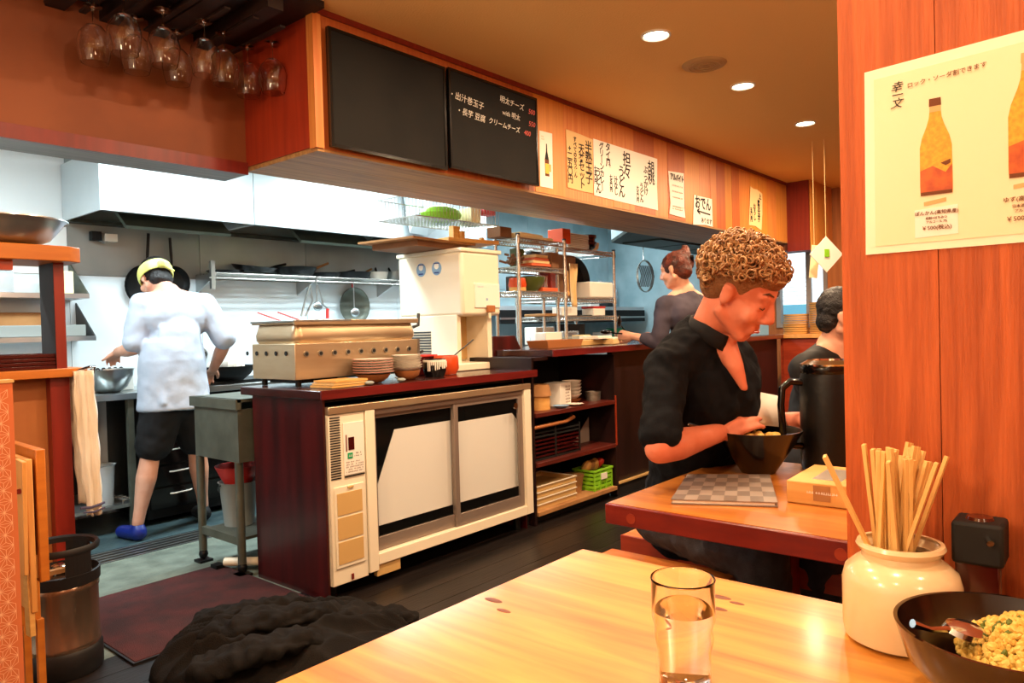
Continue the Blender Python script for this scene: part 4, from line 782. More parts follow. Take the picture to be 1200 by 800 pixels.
def vtext(s): return '\n'.join(s)
def paper(name, pts, m, label, y=2.6765, curl=0):
    x0, z0 = pts[0]; o = (x0, y, z0); t = thing(name, label, 'poster', o, group=None)
    mb = MB(o); n = len(pts)
    mb.add([(x, y-.0012-(curl if i >= n/2 else 0), z) for i, (x, z) in enumerate(pts)]+[(x, y, z) for x, z in pts], [tuple(range(n)), tuple(reversed(range(n, 2*n)))]+[(i, (i+1) % n, n+(i+1) % n, n+i) for i in range(n)])
    mb.build('sheet', m, t, smooth=0); return t, o
X = (1, 0, 0); Z = (0, 0, 1); yp = 2.6748
t, o = paper('bottle_poster', [(3.47, 2.353), (3.596, 2.357), (3.59, 2.021), (3.464, 2.020)], 'wpaper', 'narrow white poster with a brown bottle, right of the chalkboards')
MB(o).box(3.515, 3.555, yp-.001, yp, 2.09, 2.19).build('bottle_body', 'brown', t); MB(o).add([(x, yp, z) for x, z in ((3.515, 2.19), (3.555, 2.19), (3.542, 2.24), (3.540, 2.285), (3.530, 2.285), (3.528, 2.24))], [(0, 1, 2, 3, 4, 5)]).build('bottle_neck', 'ink', t, smooth=0)
MB(o).box(3.517, 3.553, yp-.002, yp-.001, 2.105, 2.165).build('bottle_label', 'yellow', t); MB(o).box(3.555, 3.575, yp-.001, yp, 2.12, 2.165).build('print_block', 'wood', t)
marks((3.50, yp, 2.315), X, Z, 2, .03, .03, 'wood', t, off=o)
t, o = paper('menu_paper', [(3.741, 2.412), (3.90, 2.408), (4.04, 2.400), (4.030, 2.047), (3.90, 2.045), (3.745, 2.050)], 'tanp', 'tan handwritten menu sheet just left of the wide white one')
for s, sz, x, z, in (('半熟玉子', .082, 3.985, 2.235), ('天丼セット', .068, 3.905, 2.20), ('すべてのおうどん', .036, 3.835, 2.25), ('+二五〇円', .058, 3.775, 2.20)): text(vtext(s), sz, (x, yp, z), X, Z, 'ink', t, name='handwriting', off=o, ls=.83 if sz > .05 else .9, wt=.0012)
t, o = paper('menu_paper', [(4.046, 2.408), (4.898, 2.409), (4.885, 2.20), (4.889, 2.027), (4.45, 2.030), (4.04, 2.036)], 'wpaper', 'wide white handwritten noodle menu sheet in the middle of the fascia')
for s, sz, x, z in (('胡桃', .10, 4.80, 2.285), ('ぶっかけ', .062, 4.72, 2.22), ('うどん', .055, 4.655, 2.125), ('六五〇円', .034, 4.60, 2.11), ('担々', .11, 4.46, 2.285), ('うどん', .088, 4.385, 2.165), ('汁なし', .05, 4.31, 2.13), ('七五〇円', .034, 4.25, 2.14), ('タイ風', .062, 4.22, 2.325), ('グリーンカレー', .054, 4.14, 2.235), ('うどん', .066, 4.095, 2.135), ('七五〇円', .034, 4.062, 2.17)):
    text('\n'.join('丨' if ch == 'ー' else ch for ch in s), sz, (x, yp, z), X, Z, 'ink', t, name='handwriting', off=o, ls=.80 if sz > .08 else .84, wt=.0014)
t, o = paper('notice', [(5.067, 2.345), (5.32, 2.362), (5.316, 2.09), (5.33, 2.013), (5.19, 2.013), (5.063, 2.018), (5.085, 2.10)], 'wpaper', 'small curling white notice with a bold heading, third sheet from the right', curl=.004)
text('アルバイト', .058, (5.195, yp-.006, 2.305), X, Z, 'ink', t, off=o, stretch=.75, wt=.002); [marks((5.195, yp-.006, zz), X, Z, n_, .17, hh_, 'brown', t, off=o, seed=n_+int(zz*100)) for zz, n_, hh_ in ((2.245, 1, .018), (2.20, 1, .018), (2.155, 1, .018), (2.075, 2, .04))]
t, o = paper('menu_paper', [(5.49, 2.215), (5.822, 2.219), (5.826, 1.985), (5.70, 1.99), (5.462, 1.972)], 'wpaper', 'white sheet with large brush writing and a left pointing arrow')
text('おでん', .115, (5.65, yp, 2.155), X, Z, 'ink', t, name='handwriting', off=o, stretch=.85, wt=.003); MB(o).beam((5.54, yp-.001, 2.092), (5.78, yp-.001, 2.082), .001, .012, (0, 0, 1)).beam((5.54, yp-.001, 2.092), (5.58, yp-.001, 2.112), .001, .012, (0, 0, 1)).beam((5.54, yp-.001, 2.092), (5.59, yp-.001, 2.07), .001, .012, (0, 0, 1)).build('arrow', 'ink', t)
text('あります', .05, (5.71, yp, 2.02), X, Z, 'ink', t, name='handwriting', off=o, wt=.001)
t, o = paper('menu_paper', [(6.652, 2.435), (6.72, 2.42), (6.80, 2.425), (6.942, 2.40), (6.93, 2.20), (6.899, 2.044), (6.75, 2.075), (6.60, 2.07)], 'tanp', 'crooked tan handwritten strip at the far right end of the fascia')
for s, sz, x, z in (('上', .06, 6.88, 2.36), ('鶏天玉子', .06, 6.84, 2.22), ('おろし', .06, 6.74, 2.20), ('五〇円', .05, 6.66, 2.17)): text(vtext(s), sz, (x, yp-.001, z), X, Z, 'ink', t, name='handwriting', off=o, ls=.85, wt=.002)
# laminated poster on the partition (x = 1.28 plane, reads along -y)
o = (1.28, .2, 1.28); t = thing('drinks_poster', 'large laminated cream poster of fruit liqueur bottles on the right partition', 'poster', o)
RY = (0, -1, 0)
def yz(y, z, d): return (1.28-d, y, z)
def flat(pts, d, m, name, d0=None):
    n = len(pts); d0 = d-.0006 if d0 is None else d0
    return MB(o).add([yz(y, z, d) for y, z in pts]+[yz(y, z, d0) for y, z in pts], [tuple(range(n)), tuple(reversed(range(n, 2*n)))]+[(i, (i+1) % n, n+(i+1) % n, n+i) for i in range(n)]).build(name, m, t, smooth=0)
flat([(.322, 1.575), (-.10, 1.592), (-.10, 1.283), (.325, 1.2825)], .0022, 'poster', 'laminate', .0002)
flat([(.308, 1.560), (-.09, 1.574), (-.09, 1.296), (.310, 1.2945)], .0030, 'postin', 'printed_sheet', .0022)
def bottle(yc, z0, s, cap):
    w = .0215*s; h = .146*s
    prof = [(1.0, 0), (1.02, .10), (1.0, .50), (.86, .60), (.55, .72), (.40, .80), (.36, .86)]
    flat([(yc+w*a, z0+h*b) for a, b in prof]+[(yc-w*a, z0+h*b) for a, b in prof[::-1]], .0036, 'lq_yellow', 'bottle_print', .003)
    flat([(yc+w*.36, z0+h*.86), (yc+w*.34, z0+h*.93), (yc-w*.34, z0+h*.93), (yc-w*.36, z0+h*.86)], .0037, 'ltan', 'neck_print', .003)
    flat([(yc+w*.38, z0+h*.92), (yc+w*.36, z0+h*1.0), (yc-w*.36, z0+h*1.0), (yc-w*.38, z0+h*.92)], .0039, cap, 'cap_print', .003)
    flat([(yc+w*1.0, z0+h*.03), (yc+w*.99, z0+h*.26), (yc+w*.2, z0+h*.30), (yc-w*.6, z0+h*.22), (yc-w*.99, z0+h*.30), (yc-w*1.0, z0+h*.03)], .0041, 'lq_orange', 'label_print', .0035)
    flat([(yc+w*.98, z0), (yc+w*.98, z0+h*.035), (yc-w*.98, z0+h*.035), (yc-w*.98, z0)], .0043, 'brown', 'foot_print', .0035)
    flat([(yc-w*.3, z0+h*.32), (yc-w*.9, z0+h*.35), (yc-w*.9, z0+h*.31), (yc-w*.6, z0+h*.29)], .0043, 'brown', 'leaf_print', .0035)
    flat([(yc+w*.8, z0-.010), (yc-w*.6, z0-.006), (yc-w*.6, z0-.012), (yc+w*.8, z0-.016)], .0036, 'yelp' if False else 'ltan', 'shadow_print', .003)
M['lq_yellow'] = mat('liquor_yellow', '#dda62c', .4, c2='#c98e20', scale=(160, 160, 160)); M['lq_orange'] = mat('liquor_orange', '#c8601e', .4, c2='#a84416', scale=(60, 60, 60))
bottle(.223, 1.366, 1.0, 'brown'); bottle(.105, 1.376, 1.20, 'ltan'); bottle(-.03, 1.376, 1.2, 'brown')
D_ = 1.28-.0045
flat([(.253, 1.345), (.195, 1.348), (.195, 1.304), (.253, 1.302)], .0036, 'wpaper', 'price_slip', .003)
for s, sz, yy, zz in (('ぽんかん(高知県産)', .0068, .2235, 1.3385), ('焼酎+はちみつ', .0044, .2235, 1.3305), ('アルコール 7%', .0044, .2235, 1.3245), ('￥500(税込)', .0080, .2235, 1.3155), ('ゆず(高知県産)', .0080, .112, 1.345), ('日本酒+はちみつ', .0052, .108, 1.335), ('アルコール 7%', .0052, .108, 1.328), ('￥500(税込)', .0092, .112, 1.317)):
    text(s, sz, (D_, yy, zz), RY, Z, 'brown', t, off=o, wt=.00005, thick=.0002)
text('ロック・ソーダ割できます', .0088, (D_, .208, 1.5425), (0, -1, .075), (0, 0, 1), 'brown', t, off=o, thick=.0002); text('幸\n一\n文', .017, (D_, .276, 1.527), RY, Z, 'ink', t, name='handwriting', off=o, ls=.75, shear=.3, thick=.0002)
#@@GLASSES
gr0 = thing('glass_rack', 'dark wooden rack rails under the bar ceiling holding wine glasses', 'rack', (1.5, 2.9, 2.56)); o = (1.5, 2.9, 2.56)
for k in range(7): MB(o).box(1.03+k*.125, 1.055+k*.125, 2.75, 3.2, 2.490, 2.499).build('rail', 'recess', gr0)
wg = thing('wine_glass', 'x', 'wine glass', (0, 0, 0), group='wine glasses hanging upside down from the bar rack')
MB().shell([(.004, 0), (.030, -.010), (.054, -.040), (.062, -.075), (.056, -.125), (.048, -.155)], .0022, n=32).build('bowl', 'glass', wg)
MB().lathe([(.0045, -.003), (.0035, .01), (.0035, .055), (.006, .062), (.033, .066), (.034, .068), (.0005, .068)], n=24).build('stem', 'glass', wg)
G = [(1.215, 2.93, 'frontmost at the far left'), (1.17, 3.10, 'behind the far left one'), (1.365, 2.93, 'in front, second from left'), (1.33, 3.10, 'behind the second from left'), (1.535, 2.93, 'in front, third from left'), (1.50, 3.10, 'behind the third from left'), (1.655, 2.99, 'small one right of the third'), (1.80, 3.05, 'left of the pair near the red side panel'), (1.845, 2.92, 'right of the pair beside the red side panel')]
for i, (x, y, lb) in enumerate(G):
    lbl = 'wine glass hanging upside down, ' + lb; z = 2.425-.004*(i % 3)
    if i == 0: wg.location = (x, y, z); wg['label'] = lbl
    else: dup(wg, (x, y, z), i*.7, lbl)
#@@LEFT
# ---- left foreground serving counter
o = (.9, 3.4, 0); t = thing('serving_counter', 'orange topped wooden serving counter with dark post at the left edge', 'counter', o); B = lambda: MB(o)
B().box(.1, 1.155, 3.25, 3.62, 1.033, 1.068).build('worktop', 'owood', t, .003)
B().box(.1, 1.03, 3.34, 3.36, 0, 1.033).build('front_panel', 'tanpan', t)
B().box(1.03, 1.10, 3.29, 3.60, 0, 1.033).build('corner_post', 'redpost', t)
B().box(.1, .72, 3.30, 3.34, .80, 1.033).build('upper_rail', 'redpost', t)
B().box(1.052, 1.09, 3.28, 3.44, 1.068, 1.492).build('shelf_post', 'dpost', t)
B().box(1.053, 1.0905, 3.2785, 3.2805, 1.068, 1.492).build('lit_post_face', 'redpost', t)  # thin red sheet paints the lit front of the dark post
B().prism([(.1, 3.2), (1.085, 3.2), (1.14, 3.24), (1.14, 3.5), (.1, 3.5)], 1.492, 1.552).build('upper_shelf', 'owood', t, .003)
B().box(.80, .91, 3.26, 3.30, 1.455, 1.492).build('cleat', 'orange', t)
B().tube([(1.10, 3.30, 1.03), (1.10, 3.26, 1.05), (1.16, 3.24, 1.07), (1.185, 3.26, 1.07), (1.185, 3.30, 1.02)], .006, 8).build('towel_rail', 'chrome', t)
t = thing('steel_bowl', 'large steel bowl on the upper shelf at the left edge', 'bowl', (.90, 3.34, 1.553)); MB().shell([(.10, 0), (.16, .025), (.20, .075), (.212, .095), (.225, .10), (.226, .095)], .003, n=44).build('bowl_body', 'steel', t)
q = thing('serving_tray', 'x', 'tray', (0, 0, 0), group='dark trays stacked on the serving counter'); MB().box(-.36, .36, -.13, .13, 0, .005).box(-.365, .365, -.135, -.128, 0, .014).box(-.365, .365, .128, .135, 0, .014).box(.358, .365, -.128, .128, 0, .014).box(-.365, -.358, -.128, .128, 0, .014).build('panel', 'dis', q, .002)
for k in range(4): dup(q, (.715+.004*(k % 2), 3.42, 1.0685+k*.0155), .004*k, 'dark red lacquer tray, %s in the stack by the post' % ['bottom', 'second', 'third', 'topmost'][k])
for qq in [ob for ob in bpy.data.objects if ob.get('label') == 'x']:
    for ch in list(qq.children): bpy.data.objects.remove(ch)
    bpy.data.objects.remove(qq)
one('metal_clip', MB().tube([(0, 0, 0), (.02, -.01, .012), (.05, 0, .002)], .003, 6), 'steel', 'small steel clip lying on the dark tray stack', 'clip', loc=(.78, 3.38, 1.130))
# towel
mb = MB(); NX, NZ = 14, 26
for side, yy in ((0, 3.235), (1, 3.31)):
    for i in range(NZ+1):
        tt = i/NZ; wd = .034+.005*sin(tt*4)
        for k in range(NX+1):
            s = k/NX*2-1
            mb.v.append((1.135+s*wd+.025*tt+.003*sin(i*.9+k), yy+.010*sin(s*6+tt*2)+.004*sin(s*15), 1.055-(.59 if not side else .55)*tt+.006*sin(k*1.3)*tt))
    b = side*(NZ+1)*(NX+1)
    for i in range(NZ):
        for k in range(NX): mb.f.append((b+i*(NX+1)+k, b+i*(NX+1)+k+1, b+(i+1)*(NX+1)+k+1, b+(i+1)*(NX+1)+k))
b = (NZ+1)*(NX+1)
for k in range(NX): mb.f.append((k, k+1, b+k+1, b+k))
o_ = mb.build('hand_towel', 'towel', smooth=0); _sm(o_); s = o_.modifiers.new('s', 'SOLIDIFY'); s.thickness = .006; tag(o_, 'cream cotton towel hanging from the counter rail at the left', 'towel')
MB().tube([(1.10, 3.222, .505), (1.14, 3.224, .50), (1.19, 3.222, .51)], .006, 6).tube([(1.11, 3.222, .485), (1.15, 3.224, .48), (1.19, 3.222, .49)], .004, 6).build('printed_border', 'cuff', o_)
# low patterned partition
pt = struct(MB().box(-1.4, .548, 2.0, 2.04, 0, 1.085).build('wall_low', 'ptn'))
MB().box(-1.4, .551, 1.998, 2.042, 1.085, 1.092).build('cap_strip', 'ltan', pt)
mb = MB(); a = .030; hh = a*sqrt(3)/2; yy = 1.9993
def seg(p, q, w_=.0009):
    d = Vector((q[0]-p[0], q[1]-p[1])); 
    if d.length < 1e-6: return
    n_ = Vector((-d.y, d.x)).normalized()*w_/2
    vs = [(p[0]+n_.x, yy, p[1]+n_.y), (q[0]+n_.x, yy, q[1]+n_.y), (q[0]-n_.x, yy, q[1]-n_.y), (p[0]-n_.x, yy, p[1]-n_.y)]
    if all(v[0] < .547 for v in vs): mb.add(vs, [(0, 1, 2, 3)])
for j in range(int(1.04/hh)):
    for i in range(12):
        x = .547-i*a+(a/2 if j % 2 else 0)-.01; z = .03+j*hh
        A = (x, z); B_ = (x+a, z); C = (x+a/2, z+hh); Dn = (x-a/2, z+hh)
        for tri in ((A, B_, C), (A, C, Dn)):
            cx = sum(p[0] for p in tri)/3; cz = sum(p[1] for p in tri)/3
            for p in tri: seg(p, (cx, cz))
        seg(A, B_); seg(A, C); seg(A, Dn)
mb.build('pattern_print', 'ptnl', pt, smooth=0)
# folded wooden high chair
o = (.74, 2.6, .3); t = thing('folded_chair', 'folded wooden high chair leaning behind the patterned partition', 'chair', o); B = lambda: MB(o)
B().obox((.755, 2.66, .655), (.013, .16, .20), radians(-2)).build('side_board', 'owood', t, .003)
B().obox((.722, 2.60, .60), (.009, .10, .23), radians(-2)).build('side_board', 'owood2', t, .003)
B().obox((.70, 2.52, .66), (.006, .035, .17), 0, .06).build('leg', 'owood2', t, .002)
B().obox((.712, 2.53, .50), (.008, .02, .20), 0, -.05).build('leg', 'wood', t, .002)
B().obox((.735, 2.55, .50), (.02, .03, .035)).build('hinge_block', 'wood', t, .003)
for x, y, z in ((.716, 2.518, .525), (.716, 2.518, .475), (.692, 2.50, .74)): B().tube([(x, y, z), (x-.004, y-.006, z)], .008, 10).build('screw', 'redpost', t)
B().box(.70, .77, 2.62, 2.66, .30, .46).build('lower_board', 'owood', t, .003)
for x in (.705, .765): B().box(x-.01, x+.01, 2.61, 2.63, 0, .31).build('leg', 'owood', t)
for x in (.705, .765): B().box(x-.01, x+.01, 2.74, 2.76, 0, .46).build('leg', 'owood', t)
# beer keg
t = thing('beer_keg', 'small steel beer keg with black rubber rims at the lower left', 'keg', (.925, 2.93, 0))
MB().lathe([(.0005, 0), (.120, 0), (.127, .012), (.127, .085), (.121, .095), (.0005, .095)], n=40).build('base_ring', 'rubber', t)
MB().lathe([(.118, .09), (.122, .10), (.122, .112), (.1185, .118), (.1185, .29), (.122, .30), (.122, .312), (.116, .325), (.10, .345), (.05, .352), (.0005, .352)], n=44).build('shell', 'keg', t)
MB().lathe([(.112, .315), (.126, .322), (.127, .36), (.121, .362), (.119, .33), (.112, .315)], n=40).build('collar', 'rubber', t)
MB().lathe([(.112, .432), (.126, .432), (.128, .445), (.122, .456), (.112, .450), (.112, .432)], n=40).build('top_ring', 'rubber', t)
for a in (20, 140, 260):
    mb = MB()
    pts = [radians(a+k*6) for k in range(8)]
    for p, q in zip(pts, pts[1:]):
        mb.add([(r*cos(u), r*sin(u), z) for u in (p, q) for r in (.114, .125) for z in (.355, .438)], [(0, 1, 3, 2), (4, 6, 7, 5), (0, 4, 5, 1), (2, 3, 7, 6), (0, 2, 6, 4), (1, 5, 7, 3)])
    mb.build('upright', 'rubber', t)
MB().lathe([(.0005, .352), (.026, .352), (.026, .378), (.018, .382), (.0005, .382)], n=24).build('valve', 'chrome', t); MB().box(-.05, .05, -.045, -.02, .36, .375).build('tap_block', 'card', t)
text('KEG', .05, (-.03, -.1205, .20), (1, -.15, 0), (0, 0, 1), 'steel', t, name='lettering', stretch=1.1) if False else None
# mat, bag
o = MB().box(1.10, 1.86, 2.76, 3.58, .0015, .012).build('floor_mat', 'mat_', None, .002, 40); tag(o, 'dark red bristle floor mat in front of the kitchen passage', 'mat')
MB().box(1.092, 1.10, 2.752, 3.588, .0015, .009).box(1.10, 1.86, 2.752, 2.76, .0015, .009).build('rubber_edge', 'rubber', o)
mb = MB(); NU, NV = 130, 100
def coat_h(u, v):
    cx = (u-.5)*2; cy = (v-.5)*2
    r = sqrt(cx*cx+cy*cy); base = max(0, 1-r**3.0)
    q1 = noise.noise(Vector((u*3.3, v*2.4, 5.3))); q2 = noise.noise(Vector((u*3.1, v*3.7, 9.3)))
    f1 = 1-abs(noise.noise(Vector((u*1.3+q1*1.2, v*4.6+q2*1.1, 7))))*2.6
    f2 = 1-abs(noise.noise(Vector((u*2.6+q2*1.5, v*7.0-q1*2.0, 2))))*2.4
    f3 = 1-abs(noise.noise(Vector((u*9+q1*3, v*12+q2*3, 4))))*2.2
    return base**.55*(.05+.045*(1-u)+.075*max(0, f1)**1.3+.022*max(0, f2)**1.5+.004*f3)
for i in range(NU+1):
    for j in range(NV+1):
        u = i/NU; v = j/NV; cx = (u-.5)*2; cy = (v-.5)*2
        m_ = max(abs(cx), abs(cy), 1e-6); rr = sqrt(cx*cx+cy*cy); k = m_/max(rr, 1e-6) if rr > 0 else 1
        X_ = cx*k; Y_ = cy*k; ang = atan2(Y_, X_); w_ = 1+.10*noise.noise(Vector((cos(ang)*1.5, sin(ang)*1.5, 3)))
        px = X_*.47*w_; py = Y_*.29*w_; a_ = radians(-28)
        rr2 = sqrt(X_*X_+Y_*Y_); hgt = coat_h(.5+X_/2, .5+Y_/2) if rr2 < 1 else 0
        mb.v.append((px*cos(a_)-py*sin(a_), px*sin(a_)+py*cos(a_), hgt+.003))
for i in range(NU):
    for j in range(NV): a_ = i*(NV+1)+j; mb.f.append((a_, a_+NV+1, a_+NV+2, a_+1))
o = mb.build('crumpled_coat', 'coatb', None, 0, 0); _sm(o); o.location = (1.50, 2.40, 0); s = o.modifiers.new('s', 'SOLIDIFY'); s.thickness = .003; s.offset = -1
tag(o, 'crumpled dark brown coat heaped on the floor below the table edge', 'coat')
cw = o
def drape(pts, r, nm, sq=.75):
    mb = MB((1.50, 2.40, 0))
    for (a, ra), (b, rb) in zip(zip(pts, r), list(zip(pts, r))[1:]):
        for k in range(5): pp = V(a).lerp(V(b), k/5); rr = ra+(rb-ra)*k/5; mb.sph(pp-V((0, 0, .02)), (rr*1.5, rr*1.5, rr*sq), 16, 8)
    return blob(nm, mb, 'coatb', cw, .007, 6, disp=.05, dscale=.06)
drape([(1.27, 2.52, .13), (1.42, 2.44, .16), (1.60, 2.36, .14), (1.78, 2.30, .09), (1.95, 2.20, .045)], [.05, .055, .05, .045, .035], 'sleeve')
drape([(1.22, 2.62, .07), (1.38, 2.72, .10), (1.56, 2.66, .11), (1.72, 2.52, .09), (1.84, 2.42, .06)], [.045, .055, .05, .045, .03], 'sleeve')
drape([(1.16, 2.34, .10), (1.28, 2.26, .14), (1.42, 2.22, .14), (1.55, 2.20, .10)], [.05, .05, .045, .03], 'hood_fold')
#@@TABLES
def table(o, xs, y0, y1, z, t_, m, me_, label, edge_t):
    t = thing('dining_table', label, 'table', o)
    for a, b in zip(xs, xs[1:]): MB(o).box(a+.0004, b-.0004, y0, y1, z-t_, z).build('plank', m, t, .002)
    return t
o = (.9, .2, 0); t1 = thing('dining_table', 'large yellow pine table in the foreground carrying the glass and jar', 'table', o)
M['tbl1'] = mat('table_pine', '#dd9c42', .40, c2='#a5641f', scale=(20, 1.5, 20), coat=.12, distort=.6, contrast=(.3, .72), detail=6)
for a, b in ((.42, .56), (.56, .70), (.70, .84), (.84, .98), (.98, 1.12), (1.12, 1.258)): MB(o).box(a, b, -.75, .885, .672, .71).build('plank', 'tbl1', t1)
for x, y, r in ((1.17, .54, .014), (1.16, .505, .009), (1.12, .52, .011), (.93, .845, .013), (.905, .80, .010)): MB(o).lathe([(.0005, 0), (r, 0), (r*.9, .0006), (.0005, .0008)], c=(x, y, .71), n=18, T=Matrix.Diagonal((.6, 1.5, 1))).build('knot', 'knot', t1)
for x, y in ((.5, .8), (1.2, .8), (.5, -.65), (1.2, -.65)): MB(o).box(x-.03, x+.03, y-.03, y+.03, 0, .672).build('leg', 'tedge', t1)
o = (1.95, .6, 0); t2 = thing('dining_table', 'red edged wooden table where the man in black sits', 'table', o)
M['tbl2'] = mat('table_orange', '#c27c34', .28, c2='#a05c22', scale=(24, 2.0, 24), coat=.3, distort=.6, contrast=(.3, .72))
for a, b in ((1.59, 1.72), (1.72, 1.90), (1.90, 2.08), (2.08, 2.36)): MB(o).box(a, b, -.9, 1.035, .672, .722).build('plank', 'tbl2', t2)
MB(o).box(1.578, 1.591, -.9, 1.037, .670, .721).build('edge_strip', 'tedge', t2, .003)
for y in (.96, .46): MB(o).tube([(1.579, y, .693), (1.5765, y, .693)], .013, 18).build('plug', 'bencr', t2)
for x, y in ((1.7, .2), (2.18, .8), (2.18, -.8)): MB(o).box(x-.035, x+.035, y-.035, y+.035, 0, .672).build('leg', 'tedge', t2)
o = (2.42, .8, 0); t = thing('bench', 'red fronted bench seat under the man in black', 'bench', o)
for a, b in ((-.4, .5), (.5, 1.19), (1.19, 1.415)): MB(o).box(2.262, 2.60, a+.001, b-.001, .385, .42).build('seat_board', 'bench', t, .002)
for a, b in ((-.4, 1.19), (1.19, 1.415)): MB(o).box(2.25, 2.262, a+.001, b-.001, .36, .42).build('front_rail', 'bencr', t)
for x, y in ((2.32, 1.3), (2.55, 1.3), (2.32, -.2), (2.55, -.2)): MB(o).box(x-.025, x+.025, y-.025, y+.025, 0, .385).build('leg', 'tedge', t)
o = (1.93, 1.1, 0); t = thing('stool', 'low wide wooden stool between the two tables', 'stool', o)
MB(o).box(1.76, 2.10, .91, 1.355, .39, .42).build('seat', 'bench', t, .003); 
for x, y in ((1.80, .95), (2.06, .95), (1.80, 1.31), (2.06, 1.31)): MB(o).box(x-.02, x+.02, y-.02, y+.02, 0, .39).build('leg', 'tedge', t)
# tumbler of water
t = thing('tumbler', 'clear water tumbler with a stepped waist on the foreground table', 'glass', (.853, .444, .7105))
MB().lathe([(.0005, .0), (.030, 0), (.033, .003), (.0345, .05), (.0375, .064), (.0375, .080), (.0405, .090), (.0405, .138), (.0415, .140), (.0405, .142), (.0385, .1395), (.0382, .090), (.0352, .079), (.0352, .064), (.0322, .05), (.030, .016), (.0005, .014)], n=56, ).build('glass_wall', 'glass', t, smooth=60)
MB().lathe([(.0005, .0142), (.0298, .0162), (.0320, .05), (.0350, .064), (.0350, .079), (.0380, .090), (.0380, .100), (.0005, .100)], n=56).build('water', 'water', t, smooth=60)
# chopstick jar
JC = V((1.168, .258, .7103))
t = thing('jar', 'cream ceramic jar full of disposable chopsticks on the foreground table', 'jar', JC)
MB().shell([(.066, 0), (.076, .006), (.0785, .022), (.0785, .086), (.074, .103), (.061, .115), (.052, .121), (.051, .128), (.056, .133), (.059, .138), (.057, .143)], .006, n=60).build('jar_body', 'jar', t)
random.seed(12)
st = [(a, rad, ln, -.02) for a, rad, ln in [(random.uniform(0, 6.28), random.uniform(.006, .040), random.uniform(.205, .222)) for _ in range(26)]]
sk0 = None
for i, (a, rad, ln, _) in enumerate(st):
    rim = V((rad*.95*cos(a), rad*.95*sin(a), .138)); lean = V((cos(a), sin(a), 0))*random.uniform(.02, .16)+V((.646, -.763, 0))*random.uniform(-.10, .30)
    d = (V((0, 0, 1))+lean).normalized(); base = JC+rim-d*.122
    if sk0 is None:
        sk0 = thing('chopsticks', '', 'chopsticks', (0, 0, 0), group='disposable chopstick pairs in the cream jar')
        L = .262
        MB().box(-.0066, -.0006, -.0026, .0026, 0, L).build('stick', 'stick', sk0, .0006); MB().box(.0006, .0066, -.0026, .0026, 0, L).build('stick', 'stick', sk0, .0006); MB().box(-.0007, .0007, -.002, .002, L-.05, L-.002).build('joint', 'stick', sk0)
        r_ = sk0
    else: r_ = dup(sk0, (0, 0, 0))
    r_.location = base; r_.rotation_mode = 'QUATERNION'; r_.rotation_quaternion = d.to_track_quat('Z', 'Y') @ Euler((0, 0, random.uniform(-1.2, 1.2)-.8)).to_quaternion()
    r_.scale = (1, 1, random.uniform(.93, 1.03))
    r_['label'] = 'disposable wooden chopsticks standing in the tight bunch in the cream jar'
d = V((-.028, .036, .10)).normalized(); rim = V((-.030, .036, .140))
r_ = dup(sk0, JC+rim-d*.125, label='lone disposable chopsticks leaning far left out of the cream jar'); r_.rotation_mode = 'QUATERNION'; r_.rotation_quaternion = d.to_track_quat('Z', 'Y') @ Euler((0, 0, -.5)).to_quaternion()
# food bowl
RB = (1.003, .108, .7103)
t = thing('rice_bowl', 'dark red lacquer bowl of fried rice at the lower right corner', 'bowl', RB)
MB().shell([(.045, 0), (.047, .008), (.078, .03), (.107, .064), (.119, .103), (.120, .107)], .0045, n=64).build('bowl_body', 'bowlr', t)
mb = MB(); mh = MB(); random.seed(21)
for k in range(1500):
    a = random.uniform(0, 6.28); r = sqrt(random.random())*.088; x = r*cos(a)*.95+.022; y = r*sin(a)*.95-.028
    h_ = .066+.045*max(0, 1-(r/.095)**2)+random.uniform(-.006, .006)
    if (x+.0)**2+(y)**2 > .106**2: continue
    s_ = random.uniform(.003, .0055); T = Euler((random.random()*3, random.random()*3, random.random()*3)).to_matrix()
    (mh if random.random() < .04 else mb).sph((x, y, h_), (s_*1.5, s_, s_*.8), 6, 4, T)
rc_ = mb.build('fried_rice', 'rice', None); rc_.location = RB; tag(rc_, 'yellow fried rice heaped in the dark red bowl', 'rice', kind='stuff'); mh.build('herb_bits', 'herb', rc_)['kind'] = 'stuff'
MB().lathe([(.0005, .090), (.045, .084), (.068, .066), (.072, .05), (.0005, .05)], n=30, c=(.022, -.022, 0)).build('rice_core', 'rice', rc_)
t = thing('spoon', 'steel spoon resting upside down on the rim of the rice bowl', 'spoon', (.985, .150, .809))
TS = Euler((.25, .2, radians(-35))).to_matrix()
MB().lathe([(.021, 0), (.019, .006), (.012, .010), (.0005, .012)], n=24, T=TS @ Matrix.Diagonal((1.35, 1, 1))).lathe([(.0205, 0), (.0185, .0045), (.0115, .0085), (.0005, .0105)], n=24, T=TS @ Matrix.Diagonal((1.35, 1, 1))).build('bowl', 'chrome', t)
MB().tube([TS @ Vector((-.025, 0, .002)), TS @ Vector((-.05, 0, .0)), TS @ Vector((-.075, .003, .004))], [.004, .003, .005], 8).build('handle', 'chrome', t)
